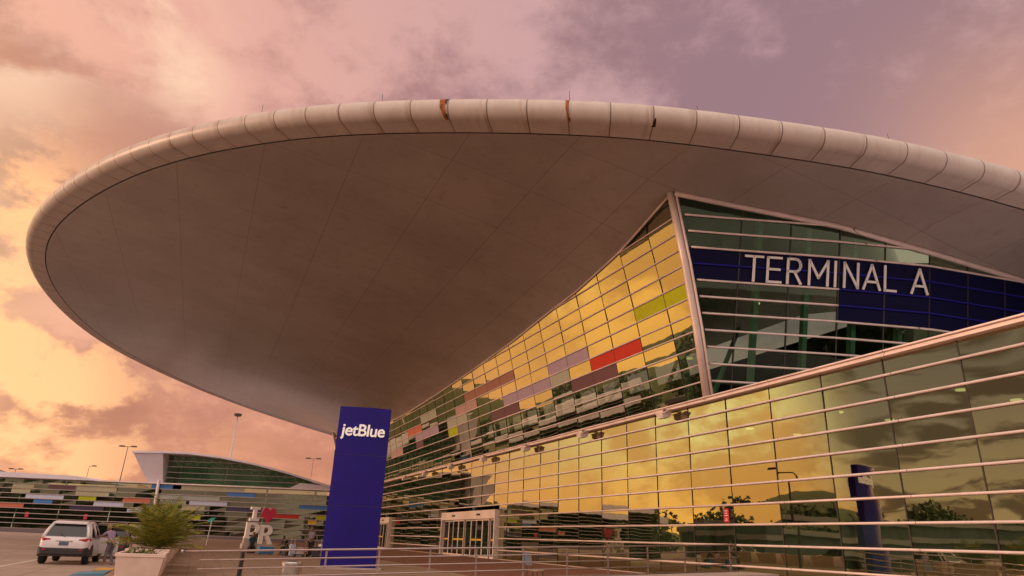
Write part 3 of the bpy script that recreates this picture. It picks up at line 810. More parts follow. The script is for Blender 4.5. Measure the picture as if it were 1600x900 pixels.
for (t, o_), (t2, o2) in (((16, -1.2), (22, -9)), ((22, -2), (30, -10)), ((30, -2), (38, -10))): q = MB(); q.tube([(t, o_, 9.3), (t2, o2, 16.0)], .14, 8); q.build('inner_brace', 'column_pale', TB, smooth=True)
for i, (t, o_) in enumerate([(5+6*a, -4.5-3.5*b) for a in range(-1, 3) for b in range(2)]):
    q = MB(); q.tube([(t, o_, 8.0), (t, o_, 8.045)], .22, 12); q.build('ceiling_lamp', 'lamp_glow', TB)
for i, (t, o_, z) in enumerate(((14.6, -3.5, 14.5), (13.5, -6, 16.2), (12.8, -8.2, 14.0), (20, -3, 12.5))):
    q = MB(); q.tube([(t, o_, z), (t, o_, z+.05)], .2, 10); q.build('ceiling_lamp', 'lamp_glow', TB)

# ------------------------------------------------------------------ floodlights along the ledge
ORD = ['first', 'second', 'third', 'fourth', 'fifth', 'sixth', 'seventh']
fl = None
for i, t in enumerate((18.0, 26.9, 35.7, 44.5, 53.3, 62.0, 70.4)):
    if fl is None:
        fl = empty('floodlight'); f = fl
        q = MB(); q.hexa([(-.30, .02, -.50), (.30, .02, -.50), (.24, .52, -.62), (-.24, .52, -.62), (-.36, .0, -.18), (.36, .0, -.18), (.30, .60, -.30), (-.30, .60, -.30)]); q.build('housing', 'flood_case', fl, bevel=.03)
        q = MB(); q.hexa([(-.22, .08, -.535), (.22, .08, -.535), (.19, .46, -.62), (-.19, .46, -.62), (-.22, .08, -.52), (.22, .08, -.52), (.19, .46, -.605), (-.19, .46, -.605)]); q.build('lens', 'lamp_dark', fl)
        for s_ in (-1, 1):
            q = MB(); q.hexa([(s_*.36, .05, -.26), (s_*.66, .10, -.16), (s_*.66, .44, -.22), (s_*.31, .52, -.36), (s_*.36, .05, -.23), (s_*.66, .10, -.13), (s_*.66, .44, -.19), (s_*.31, .52, -.33)]); q.build('barn_door', 'flood_case', fl)
        q = MB(); q.box((-.05, -.28, -.14), (.05, .30, -.06)); q.box((-.05, .20, -.24), (.05, .30, -.1)); q.build('bracket', 'aluminium_dark', fl)
    else: f = copy_tree(fl)
    f.location = Wd(t, .30, Z0-.12); f.rotation_euler = (0, 0, TR)
    tag(f, f'{ORD[i]} square floodlight on the ledge counted from the tall corner fin' if i else 'largest square floodlight, on the ledge just left of the tall corner fin', 'floodlight', 'floodlights along the ledge')

# ------------------------------------------------------------------ blue sign pylon
PY = empty('sign_pylon', Wd(19.95, 16.37, gz(20, 16.4)), 0.0, 'tall dark blue sign pylon with white airline lettering standing on the plaza', 'sign')
PY.rotation_euler = (0, 0, R_(9.0))
PH, PW = 7.06, 2.38
def lens(z, w_, d): return [(w_/2*math.cos(a), (d/2*math.sin(a))*(1 if abs(math.cos(a)) < .99 else .6), z) for a in [2*math.pi*j/32 for j in range(32)]]
def slab(z, w_, d):
    r = []
    for j in range(13): x = -w_/2+w_*j/12; r.append((x, -d/2*(1-.35*(2*j/12-1)**2), z))
    for j in range(13): x = w_/2-w_*j/12; r.append((x, d/2*(1-.35*(2*j/12-1)**2), z))
    return r
jz = (2.62, 4.86)
q = MB()
for a, b in ((0, jz[0]-.012), (jz[0]+.012, jz[1]-.012), (jz[1]+.012, PH)): q.loft([slab(a, PW, .62), slab(b, PW, .62)])
body = q.build('pylon_body', 'pylon_blue', PY)
q = MB(); q.loft([slab(-.3, PW+.5, 1.1), slab(.06, PW+.5, 1.1)]); q.build('pylon_base', 'concrete', PY)
q = MB()
for a in jz: q.loft([slab(a-.0115, PW-.03, .59), slab(a+.0115, PW-.03, .59)])
q.build('panel_joint', 'panel_navy', body)
def text_mesh(txt, size, thick, bold=0.0, shear=0.0):
    cu = bpy.data.curves.new('lettering', 'FONT'); cu.body = txt; cu.size = size; cu.extrude = thick; cu.offset = bold; cu.shear = shear
    cu.align_x = 'CENTER'; cu.space_character = .94; cu.resolution_u = 6
    o = bpy.data.objects.new('lettering', cu); COL.objects.link(o)
    dg = bpy.context.evaluated_depsgraph_get(); me = bpy.data.meshes.new_from_object(o.evaluated_get(dg))
    bpy.data.objects.remove(o); return me
LT = text_mesh('jetBlue', .78, .03, .012, .06)
xs = [v.co.x for v in LT.vertices]; sc = 2.02/(max(xs)-min(xs)); cx = (max(xs)+min(xs))/2
for v in LT.vertices: v.co.x = (v.co.x-cx)*sc; v.co.y *= sc
LT.materials.append(MATS['pylon_white'])
for sgn in (-1, 1):
    o = bpy.data.objects.new('lettering', LT); COL.objects.link(o); o.parent = PY
    o.location = (0.02*sgn, sgn*.335, 5.72); o.rotation_euler = (R_(90), 0, 0 if sgn < 0 else math.pi)

# ------------------------------------------------------------------ guard rail of the ramp
GR = empty('guard_rail', Wd(10, 13.3, 0), TR, 'long pinkish steel guard rail with five horizontal bars beside the ramp', 'railing')
def rz_(o, k): return .965+.0425*(22.98-o)-.235*k
for k in range(5):
    o0 = 22.98 if k == 0 else 22.55
    q = MB(); q.tube([(0, o0-13.3, rz_(o0, k)), (0, 3.3-13.3, rz_(3.3, k))], .032 if k == 0 else .025, 8); q.build('rail_bar', 'rail_steel', GR, smooth=True)
for o_ in (19.06, 17.44, 15.79, 14.2, 12.5, 10.81, 9.15, 7.45, 5.78, 3.61):
    q = MB(); zt = rz_(o_, 0)-.03; q.box((.028, o_-13.3-.028, gz(10, o_)-.05), (.048, o_-13.3+.028, zt)); q.build('rail_post', 'rail_steel', GR)
q = MB(); q.tube([(0, 23.0-13.3, rz_(23, 0)), (0, 23.06-13.3, rz_(23, 0))], .05, 10); q.build('end_cap', 'steel', GR, smooth=True)

# ------------------------------------------------------------------ planters, palms, shrubs
def planter_parts(root):
    q = MB(); W0, W1, L0, L1, H = .54, .63, 1.02, 1.12, .80
    def rg(w_, l, z): return [(-l, -w_, z), (l, -w_, z), (l, w_, z), (-l, w_, z)]
    q.loft([rg(W0, L0, 0), rg(W1, L1, H-.10), rg(W1+.03, L1+.03, H-.10), rg(W1+.03, L1+.03, H), rg(W1-.07, L1-.07, H), rg(W1-.07, L1-.07, H-.12)], cap=False)
    q.build('planter_box', 'planter_stone', root, bevel=.012)
    q = MB(); q.quad(*rg(W1-.06, L1-.06, H-.10)); q.build('soil', 'bark', root)
proto = None
pos = []
for i in range(12):
    t = 12.62+2.95*i; o_ = 24.13-.006*i
    if proto is None:
        proto = empty('planter'); planter_parts(proto); p = proto
    else: p = copy_tree(proto)
    p.location = Wd(t, o_, gz(t, o_)-.005); p.rotation_euler = (0, 0, TR)
    lab = ['pale stone planter box nearest the camera, its broad end facing us', 'pale stone planter box holding the large sago palm, second in the row', 'pale stone planter box with the smaller palm, third in the row'][i] if i < 3 else 'pale stone planter box further along the kerb row, beyond the palms'
    tag(p, lab, 'planter', 'planters along the kerb'); pos.append((t, o_))
def palm(t, o_, z, rad, nf, label, seed):
    r = random.Random(seed)
    root = empty('sago_palm', Wd(t, o_, z), r.uniform(0, 6), label, 'palm', 'sago palms in the planters')
    q = MB(); q.tube([(0, 0, 0), (.01, 0, .10), (0, .01, .20)], [.17, .16, .10], 12); q.build('trunk', 'bark', root, smooth=True)
    q = MB()
    for k in range(nf):
        f_ = k/nf; az = k*2.39996+r.uniform(-.25, .25); lift = R_(84-66*f_+r.uniform(-9, 9)); L = rad*r.uniform(.86, 1.1)*(1.0-.12*f_)
        d = Vector((math.cos(az), math.sin(az), 0)); side = Vector((-d.y, d.x, 0)); base = Vector((0, 0, .14))
        droop = r.uniform(.35, .62); twist = r.uniform(-.25, .25)
        pts = []; n = 26; p = base.copy(); ang = lift
        for i in range(n+1):
            pts.append(p.copy()); ang -= droop*1.7*(i/n)/n*2; p = p+(d*math.cos(ang)+side*twist*i/n*.4+Vector((0, 0, math.sin(ang))))*(L/n)
        q.tube(pts[::5]+[pts[-1]], [.013-.0016*i for i in range(len(pts[::5])+1)], 4, cap=False)
        for i in range(3, n+1):
            f = i/n; ll = (.30*math.sin(math.pi*min(1, f*.86+.14))**.7)*rad*r.uniform(.85, 1.1)+.02; tng = (pts[i]-pts[i-1]).normalized(); upv = side.cross(tng).normalized()
            for sgn in (-1, 1):
                tip = pts[i]+side*sgn*ll*.78+tng*ll*.62-upv*ll*r.uniform(-.35, -.05)
                w_ = tng*.017; mid_ = pts[i].lerp(tip, .5)+upv*.015
                q.quad(pts[i]-w_, mid_-w_*.9, tip, mid_+w_*.9, pts[i]+w_)
    q.build('crown', 'palm_leaf', root)
    return root
palm(15.7, 23.9, .72, 1.95, 40, 'large bushy sago palm spreading over the second planter', 1)
palm(18.4, 23.95, .74, 1.75, 36, 'smaller sago palm behind the large one, in the third planter', 2)
def shrub(t, o_, z, sc, label, seed, grp):
    r = random.Random(seed); root = empty('shrub', Wd(t, o_, z), 0, label, 'shrub', grp)
    q = MB()
    for k in range(5): q.tube([(0, 0, 0), (r.uniform(-.25, .25)*sc, r.uniform(-.3, .3)*sc, .35*sc)], [.015, .006], 5, cap=False)
    q.build('stem', 'bark', root); q = MB()
    for k in range(260):
        c = Vector((r.gauss(0, .42), r.gauss(0, .22), abs(r.gauss(.18, .14))))*sc; a = Vector((r.gauss(0, 1), r.gauss(0, 1), r.gauss(0, 1))).normalized()*.07; b = a.cross(Vector((r.gauss(0, 1), r.gauss(0, 1), 1))).normalized()*.03
        q.quad(c-a, c-b, c+a, c+b)
    q.build('foliage', 'shrub_leaf', root)
shrub(12.2, 24.15, .70, .55, 'low leafy ground plant in the nearest planter', 3, 'low plants in the planters')
for i in range(3, 7): shrub(pos[i][0], 24.1, gz(*pos[i])+.70, .6, 'low leafy plant in a planter box beyond the palms', 20+i, 'low plants in the planters')

# ------------------------------------------------------------------ vehicles
def ring(hw, z0, z1, x, n=5):
    """rounded car section at station x"""
    r = []; R0 = .16
    for cxs, cz, a0 in ((hw-R0, z1-R0, 0), (-(hw-R0), z1-R0, 90), (-(hw-.10), z0+.10, 180), (hw-.10, z0+.10, 270)):
        rr = R0 if cz > (z0+z1)/2 else .10
        for i in range(n): a = R_(a0+90*i/(n-1)); r.append((x, cxs+rr*math.cos(a), cz+rr*math.sin(a)))
    return r
def car(name, paint, label, loc, rz, lit=False, door_open=False):
    root = empty(name, loc, rz, label, 'car')
    q = MB()
    st = [(-2.28, .70, .50, .92), (-2.24, .80, .40, 1.02), (-2.12, .87, .34, 1.08), (-1.6, .91, .30, 1.10), (-.6, .92, .27, 1.07), (.6, .92, .27, 1.05), (1.1, .915, .28, 1.04), (1.7, .89, .30, .98), (2.1, .82, .34, .88), (2.28, .66, .42, .72)]
    q.loft([ring(b, c, d, a) for a, b, c, d in st]); q.build('car_body', paint, root, smooth=True)
    B = [(-2.14, .80), (-1.9, .85), (-.6, .865), (.6, .85), (1.12, .78)]; T = [(-1.66, .60), (-1.5, .655), (-.6, .67), (.05, .655), (.22, .60)]
    zb, zt = 1.04, 1.60
    def rg(L, z): return [(x, y, z) for x, y in L]+[(x, -y, z) for x, y in L[::-1]]
    mid = [((b[0]*.5+t[0]*.5)-(.03 if i == 0 else 0), b[1]*.5+t[1]*.5+.025) for i, (b, t) in enumerate(zip(B, T))]
    q = MB(); q.loft([rg(B, zb), rg(mid, (zb+zt)/2), rg(T, zt)]); q.build('cabin_glass', 'car_glass', root)
    rr = lambda k, z: [(x*k+(1-k)*-.7-(.10 if i == 0 else 0), y*k, z) for i, (x, y) in enumerate(T)]+[(x*k+(1-k)*-.7-(.10 if i == 4 else 0), -y*k, z) for i, (x, y) in enumerate(T[::-1])]
    q = MB(); q.loft([rr(1.03, zt-.03), rr(1.03, zt+.03), rr(.96, zt+.075), rr(.80, zt+.095)]); q.build('roof', paint, root, bevel=.01)
    for sgn in (-1, 1):
        for k, w_ in ((0, .07), (1, .05), (2, .035), (4, .04)):
            q = MB(); q.tube([(B[k][0]-.0, sgn*(B[k][1]+.005), zb), (mid[k][0], sgn*(mid[k][1]+.008), (zb+zt)/2), (T[k][0], sgn*(T[k][1]+.008), zt)], w_, 8); q.build('pillar', paint, root, smooth=True)
    for sgn in (-1, 1): q = MB(); q.tube([(-1.45, sgn*.55, zt+.10), (-.1, sgn*.55, zt+.11)], .022, 6); q.build('roof_rail', 'steel', root)
    q = MB(); q.loft([[(-2.33, y, z) for y, z in ((-.74, .40), (.74, .40), (.80, .62), (-.80, .62))], [(-2.20, y, z) for y, z in ((-.86, .36), (.86, .36), (.89, .68), (-.89, .68))], [(-1.9, y, z) for y, z in ((-.915, .30), (.915, .30), (.925, .60), (-.925, .60))]]); q.build('rear_bumper', 'car_trim', root, bevel=.02)
    q = MB(); q.loft([[(2.32, y, z) for y, z in ((-.62, .34), (.62, .34), (.66, .52), (-.66, .52))], [(2.0, y, z) for y, z in ((-.87, .30), (.87, .30), (.88, .56), (-.88, .56))]]); q.build('front_bumper', 'car_trim', root, bevel=.02)
    for sgn in (-1, 1):
        q = MB(); q.loft([[(-2.275, sgn*.50, .90), (-2.275, sgn*.50, .99), (-2.265, sgn*.78, 1.02), (-2.265, sgn*.78, .90)], [(-1.95, sgn*.70, .93), (-1.95, sgn*.70, .97), (-1.95, sgn*.925, 1.01), (-1.95, sgn*.925, .92)]]); q.build('tail_light', 'tail_lit' if lit and sgn > 0 else 'tail_red', root, bevel=.01)
        q = MB(); q.box((-2.345, sgn*.66-.06, .55), (-2.31, sgn*.66+.06, .60)); q.build('reflector', 'tail_red', root)
        q = MB(); q.loft([[(2.24, sgn*.42, .76), (2.24, sgn*.42, .84), (2.16, sgn*.70, .86), (2.16, sgn*.70, .76)], [(1.95, sgn*.55, .80), (1.95, sgn*.55, .87), (1.85, sgn*.86, .90), (1.85, sgn*.86, .80)]]); q.build('headlight', 'letter_white', root)
        q = MB(); q.hexa([(.72, sgn*.90, 1.06), (.88, sgn*.90, 1.06), (.86, sgn*1.10, 1.08), (.74, sgn*1.10, 1.08), (.72, sgn*.90, 1.16), (.86, sgn*.90, 1.18), (.84, sgn*1.10, 1.2), (.74, sgn*1.10, 1.2)]); q.build('wing_mirror', paint, root, bevel=.02)
        for x in (-1.35, 1.38):
            q = MB(); q.tube([(x, sgn*.66, .345), (x, sgn*.70, .345), (x, sgn*.86, .345), (x, sgn*.905, .345)], [.30, .345, .345, .31], 24); wl = q.build('wheel', 'rubber', root)
            q = MB(); q.tube([(x, sgn*.90, .345), (x, sgn*.912, .345)], .22, 16)
            for k in range(5): a = R_(72*k); q.box((x+.13*math.cos(a)-.03, sgn*.9125-.003, .345+.13*math.sin(a)-.03), (x+.13*math.cos(a)+.03, sgn*.9125+.003, .345+.13*math.sin(a)+.03))
            q.build('rim', 'steel', wl)
            q = MB(); q.tube([(x, sgn*.918, .37), (x, sgn*.926, .37)], .42, 24); q.v = [(a, b, max(c, .30)) for a, b, c in q.v]; q.build('wheel_arch', 'car_trim', root)
            q = MB()
    q = MB(); q.box((-2.30, -.17, .74), (-2.285, .17, .88)); q.build('licence_plate', 'plate', root)
    q = MB(); q.box((-2.30, -.30, .89), (-2.27, .30, .92)); q.build('hatch_trim', 'steel', root)
    q = MB(); q.tube([(-2.19, .02, 1.06), (-2.10, .24, 1.22)], .012, 5); q.build('rear_wiper', 'black', root)
    if door_open:
        d = MB(); d.hexa([(.35, -.93, .38), (.42, -.93, .38), (.05, -1.75, .40), (-.02, -1.75, .40), (.35, -.90, 1.06), (.42, -.90, 1.06), (.05, -1.72, 1.06), (-.02, -1.72, 1.06)]); dr = d.build('door', paint, root, bevel=.02)
        d = MB(); d.hexa([(.35, -.90, 1.07), (.40, -.90, 1.07), (.05, -1.70, 1.07), (.0, -1.70, 1.07), (.30, -.72, 1.56), (.35, -.72, 1.56), (.05, -1.30, 1.56), (.0, -1.30, 1.56)]); d.build('door_window', 'car_glass', dr)
    return root
# cars head along the terminal front; local +x is forward
car('sport_utility_car', 'car_white', 'white sport utility car seen from behind, its kerbside door open, nearest at the kerb', Wd(24.45, 27.55, 0), TR-.03, door_open=True)
car('parked_car', 'car_dark', 'dark car with one lit tail light, ahead of the white sport utility car', Wd(31.4, 26.75, 0), TR+.02, lit=True)
car('oncoming_car', 'car_white', 'white car facing the camera, half hidden behind the palm', Wd(43.0, 26.9, 0), TR+math.pi-.12)

# ------------------------------------------------------------------ people
def skinned(name, joints, edges, rad, m, parent, root=0, lv=2):
    me = bpy.data.meshes.new(name); me.from_pydata(joints, edges, []); o = bpy.data.objects.new(name, me); COL.objects.link(o)
    if parent: o.parent = parent
    me.materials.append(MATS[m])
    sk = o.modifiers.new('Skin', 'SKIN'); sk.use_smooth_shade = True
    if not me.skin_vertices: me.attributes.new('skin', 'FLOAT', 'POINT')
    for i, v in enumerate(me.skin_vertices[0].data):
        r = rad[i]; v.radius = r if isinstance(r, tuple) else (r, r); v.use_root = (i == root)
    ss = o.modifiers.new('Subdivision', 'SUBSURF'); ss.levels = lv; ss.render_levels = lv
    return o
def person(label, loc, rz, h, top, bottom, skin, hair, lean=0.0, knee=0.0, arms=((.25, .1), (.25, .1)), long_hair=False, seat=False, group=None):
    """lean tilts the trunk forward (+x); arms give forward swing of upper arm and elbow bend, in radians"""
    root = empty('person', loc, rz, label, 'person', group); k = h/1.72
    hipz = .90 if not seat else .48
    pel = Vector((0, 0, hipz))
    def tr(v): return pel+Vector((v[0]*math.cos(lean)+v[2]*math.sin(lean), v[1], -v[0]*math.sin(lean)+v[2]*math.cos(lean)))
    J = [pel, tr((.01, 0, .20)), tr((0, 0, .42)), tr((.01, 0, .54)), tr((.03, 0, .61))]      # pelvis, waist, chest, neck base, neck
    Rr = [(.145, .10), (.125, .09), (.155, .10), (.06, .06), (.05, .05)]
    E_ = [(0, 1), (1, 2), (2, 3), (3, 4)]
    hands = []
    for s_, (sw, eb) in zip((1, -1), arms):
        sh = tr((0, s_*.17, .48)); a = sw-lean*.6
        el_ = sh+Vector((math.sin(sw)*.28, s_*.05, -math.cos(sw)*.28)); wr = el_+Vector((math.sin(sw+eb)*.25, -s_*.02, -math.cos(sw+eb)*.25)); pm = wr+(wr-el_).normalized()*.07
        i = len(J); J += [sh, el_, wr, pm]; Rr += [.062, .046, .032, (.04, .022)]; E_ += [(2, i), (i, i+1), (i+1, i+2), (i+2, i+3)]
        hands.append((pm, (wr-el_).normalized(), s_))
        for f in range(4):
            j = len(J); d = (wr-el_).normalized(); b = pm+Vector((0, (f-1.5)*.018, 0)); J += [b+d*.04, b+d*(.085-.008*abs(f-1.4))+Vector((-.012, 0, 0))]; Rr += [.010, .008]; E_ += [(i+3, j), (j, j+1)]
        j = len(J); J += [wr+(wr-el_).normalized()*.03+Vector((.035, -s_*.01, 0)), wr+(wr-el_).normalized()*.075+Vector((.05, -s_*.01, 0))]; Rr += [.011, .009]; E_ += [(i+2, j), (j, j+1)]
    for s_ in (1, -1):
        i = len(J)
        hp = pel+Vector((0, s_*.09, -.05))
        if seat: kn = hp+Vector((.42, s_*.03, .02)); an = kn+Vector((.03, 0, -.40))
        else:
            kn = Vector((.02+knee, s_*.10, .48)); an = Vector((-.02+(.12 if s_ > 0 else -.10), s_*.11, .08))
        J += [hp, kn, an, Vector((an.x+.05, an.y, .035)), Vector((an.x+.17, an.y+s_*.02, .03))]; Rr += [.10, .062, .042, .045, (.045, .03)]
        E_ += [(0, i), (i, i+1), (i+1, i+2), (i+2, i+3), (i+3, i+4)]
    sc = lambda L: [tuple(Vector(p)*k) for p in L]
    body = skinned('body', sc(J), E_, [tuple(x*k for x in r) if isinstance(r, tuple) else r*k for r in Rr], skin, root)
    # head: rounded loft with brow, nose and chin, joined on the neck
    hc = tr((.045, 0, .73))*k
    q = MB(); rings = []
    for z, rx, ry, sx in ((-.125, .035, .03, .055), (-.105, .065, .05, .035), (-.06, .082, .066, .012), (0, .092, .074, 0), (.05, .096, .077, -.006), (.09, .082, .068, -.01), (.118, .045, .04, -.012), (.128, .01, .01, -.012)):
        rings.append([(hc.x+(sx+rx*math.cos(2*math.pi*j/16)+(.012 if j == 0 and -.03 < z < .02 else 0))*k, hc.y+ry*math.sin(2*math.pi*j/16)*k, hc.z+z*k) for j in range(16)])
    q.loft(rings); hd = q.build('head', skin, root, smooth=True)
    q = MB(); q.loft([[(hc.x+(.085+a)*k, hc.y+b*k, hc.z+z*k) for a, b in ((0, -.016), (0, .016), (c, 0))] for z, c in ((-.035, .026), (-.02, .03), (.025, .008))]); q.build('nose', skin, hd)
    for s_ in (-1, 1):
        q = MB(); q.tube([(hc.x+.078*k, hc.y+s_*.03*k, hc.z+.012*k), (hc.x+.09*k, hc.y+s_*.03*k, hc.z+.012*k)], .011*k, 8); q.build('eye', 'black', hd)
        q = MB(); q.tube([(hc.x, hc.y+s_*.068*k, hc.z-.02*k), (hc.x-.01*k, hc.y+s_*.084*k, hc.z+.02*k)], [.016*k, .02*k], 8); q.build('ear', skin, hd)
    q = MB(); q.tube([(hc.x+.088*k, hc.y-.022*k, hc.z-.062*k), (hc.x+.094*k, hc.y, hc.z-.064*k), (hc.x+.088*k, hc.y+.022*k, hc.z-.062*k)], .006*k, 6); q.build('mouth', 'heart_red', hd)
    q = MB(); rings = []
    zs = ((-.15 if long_hair else -.06, .06, .07, -.05), (-.02, .09, .083, -.032), (.05, .103, .086, -.018), (.10, .09, .076, -.016), (.132, .05, .045, -.016), (.142, .01, .01, -.016))
    for z, rx, ry, sx in zs: rings.append([(hc.x+(sx+rx*math.cos(2*math.pi*j/16))*k, hc.y+ry*math.sin(2*math.pi*j/16)*k, hc.z+z*k) for j in range(16)])
    q.loft(rings); q.build('hair', hair, hd, smooth=True)
    sj = [J[0]+Vector((0, 0, -.04)), J[1], J[2], J[3]-(J[3]-J[2])*.25]; sr = [(.165, .12), (.145, .108), (.172, .116), (.09, .08)]; se = [(0, 1), (1, 2), (2, 3)]
    for a in (5, 5+4+8+2):
        i = len(sj); sj += [J[a], J[a].lerp(J[a+1], .85)]; sr += [.078, .062]; se += [(2, i), (i, i+1)]
    skinned('shirt', sc(sj), se, [tuple(x*k for x in r) if isinstance(r, tuple) else r*k for r in sr], top, root)
    n0 = 5+2*(4+8+2); tj = [J[0]+Vector((0, 0, .05))]; tr_ = [(.165, .12)]; te = []
    for a in (n0, n0+5):
        i = len(tj); tj += [J[a], J[a+1], J[a+2]+Vector((0, 0, .01))]; tr_ += [.115, .078, .060]; te += [(0, i), (i, i+1), (i+1, i+2)]
    skinned('trousers', sc(tj), te, [tuple(x*k for x in r) if isinstance(r, tuple) else r*k for r in tr_], bottom, root)
    return root
person('person in a lavender shirt and grey trousers bending towards the open car door', Wd(23.3, 25.98, 0), TR+.85, 1.68, 'cloth_lavender', 'cloth_grey', 'skin', 'hair_light', lean=.45, knee=.08, arms=((.95, .5), (.8, .7)))
person('person in a grey top and black trousers standing with luggage beside the blue pylon', Wd(32.7, 16.2, gz(32.7, 16.2)), TR+2.4, 1.76, 'cloth_grey', 'cloth_black', 'skin_dark', 'hair', arms=((.35, .6), (.3, .5)))
person('person in dark teal clothes sitting on a case near the letter sculpture', Wd(36.5, 19.3, gz(36, 19)), TR+math.pi, 1.70, 'cloth_teal', 'cloth_black', 'skin_dark', 'hair', lean=.2, arms=((.5, .5), (.5, .5)), seat=True)
person('person in black crouched over bags below the letter R', Wd(37.2, 17.0, gz(37, 17)), TR+2.0, 1.66, 'cloth_black', 'cloth_black', 'skin_dark', 'hair', lean=.55, arms=((.9, .3), (.7, .5)), seat=True)

# ------------------------------------------------------------------ luggage
def suitcase(label, loc, rz, m, w_=.42, d=.26, h=.62, lying=False):
    root = empty('suitcase', loc, rz, label, 'suitcase', 'luggage on the plaza'); z0 = .05
    q = MB(); q.box((-d/2, -w_/2, z0), (d/2, w_/2, z0+h)); b = q.build('shell', m, root, bevel=.04)
    q = MB()
    for i in range(5): y = -w_/2+w_*(i+.5)/5; q.box((-d/2-.008, y-.012, z0+.06), (d/2+.008, y+.012, z0+h-.06))
    q.build('ribs', m, b)
    q = MB(); q.tube([(-.03, -.10, z0+h-.03), (-.03, -.10, z0+h+.32), (-.03, .10, z0+h+.32), (-.03, .10, z0+h-.03)], .011, 6); q.build('pull_handle', 'steel', root)
    for sx in (-1, 1):
        for sy in (-1, 1): q = MB(); q.tube([(sx*d*.33, sy*w_*.36-.012, .027), (sx*d*.33, sy*w_*.36+.012, .027)], .027, 10); q.build('wheel', 'rubber', root)
    return root
gp_ = gz(36, 18)
suitcase('black case under the seated person in teal', Wd(36.55, 19.3, gz(36.5, 19.3)), TR, 'case_black', .50, .34, .36)
suitcase('black case under the crouched person in black', Wd(37.2, 17.0, gp_), TR+2.0, 'case_black', .48, .34, .36)
suitcase('low blue suitcase beside the seated person in teal', Wd(35.8, 18.5, gp_), TR+.3, 'case_blue', .95, .4, .42)
suitcase('small blue suitcase right of the letter R', Wd(36.0, 16.4, gp_), TR-.2, 'case_blue', .52, .3, .40)
suitcase('black case tipped over left of the luggage trolley', Wd(33.5, 17.5, gp_), TR+.8, 'case_black', .42, .3, .36)
suitcase('pale grey suitcase standing just left of the luggage trolley', Wd(33.2, 17.2, gp_), TR+.1, 'case_pale', .34, .24, .66)
suitcase('black suitcase at the foot of the blue pylon', Wd(31.6, 16.0, gp_), TR-.4, 'case_black', .46, .3, .60)
suitcase('pale blue suitcase held by the person in grey', Wd(32.2, 15.6, gp_), TR+.5, 'case_pale', .36, .24, .74)
TRL = empty('luggage_trolley', Wd(33.0, 16.75, gp_), TR+.9, 'steel luggage trolley beside the person in grey', 'trolley')
q = MB(); q.box((-.45, -.28, .18), (.45, .28, .22)); q.build('deck', 'steel', TRL)
q = MB()
for s_ in (-1, 1): q.tube([(-.45, s_*.26, .2), (-.52, s_*.26, .9), (-.60, s_*.26, 1.05)], .022, 6)
q.tube([(-.60, -.26, 1.05), (-.60, .26, 1.05)], .024, 6); q.tube([(-.49, -.26, .6), (-.49, .26, .6)], .016, 6); q.build('push_handle', 'rail_steel', TRL)
for x, y in ((.35, 0), (-.38, .24), (-.38, -.24)): q = MB(); q.tube([(x, y-.025, .09), (x, y+.025, .09)], .09, 14); q.build('wheel', 'rubber', TRL)
q = MB(); q.box((-.36, -.22, .225), (.1, .22, .55)); q.build('basket', 'rail_steel', TRL)

# ------------------------------------------------------------------ letter sculpture: I, heart, P, R
LS = empty('letter_sculpture', Wd(52.2, 17.75, .47), math.atan2(TN.y, TN.x)+math.pi+.12, 'cream letters and a red heart stacked as a sculpture on the plaza', 'sculpture')
LS.scale = (1.08, 1.08, 1.035)
def extr(mb, outline, d):
    n = len(outline); i = len(mb.v); mb.v += [(x, -d/2, z) for x, z in outline]+[(x, d/2, z) for x, z in outline]
    mb.f.append(tuple(i+j for j in range(n))); mb.f.append(tuple(i+n+j for j in range(n))[::-1]); mb.mi += [0, 0]
    for j in range(n): mb.f.append((i+j, i+n+j, i+n+(j+1) % n, i+(j+1) % n)); mb.mi.append(0)
def blk(mb, x0, z0, x1, z1, d=.5): extr(mb, [(x0, z0), (x1, z0), (x1, z1), (x0, z1)], d)
q = MB(); blk(q, -.92, 1.90, -.22, 2.12); blk(q, -.70, 2.12, -.44, 2.80); blk(q, -.92, 2.80, -.22, 3.02); q.build('letter_i', 'letter_cream', LS, bevel=.015)
hp = []
for i in range(40):
    a = 2*math.pi*i/40; hp.append((.50+.033*1.0*16*math.sin(a)**3, 2.50+.033*1.28*(13*math.cos(a)-5*math.cos(2*a)-2*math.cos(3*a)-math.cos(4*a))))
q = MB(); extr(q, hp, .5); q.build('heart', 'heart_red', LS, bevel=.02)
def bowl(mb, x0, z0, rx, rz, d=.5, th=.24, n=10):
    for i in range(n):
        a, b = R_(90-180*i/n), R_(90-180*(i+1)/n)
        o1, o2 = (x0+rx*math.cos(a), z0+rz*math.sin(a)), (x0+rx*math.cos(b), z0+rz*math.sin(b)); i1, i2 = (x0+(rx-th)*math.cos(a), z0+(rz-th*.8)*math.sin(a)), (x0+(rx-th)*math.cos(b), z0+(rz-th*.8)*math.sin(b))
        extr(mb, [o1, o2, i2, i1], d)
q = MB(); blk(q, -1.06, .58, -.78, 1.80); blk(q, -.78, 1.60, -.55, 1.80, .499); blk(q, -.78, .84, -.55, 1.04, .499); bowl(q, -.55, 1.32, .48, .48); blk(q, -1.12, .56, -.60, .72, .503); q.build('letter_p', 'letter_cream', LS)
q = MB(); blk(q, .02, .18, .30, 1.66); blk(q, .30, 1.46, .52, 1.66, .499); blk(q, .30, .80, .52, 1.0, .499); bowl(q, .52, 1.23, .43, .43); extr(q, [(.45, .80), (.75, .80), (1.05, .18), (.76, .18)], .498); q.build('letter_r', 'letter_cream', LS)
q = MB(); q.box((-1.2, -.45, -.22), (1.2, .45, .17)); q.box((-1.12, -.3, .17), (-.5, .3, .55)); q.build('plinth', 'concrete', LS, bevel=.02)

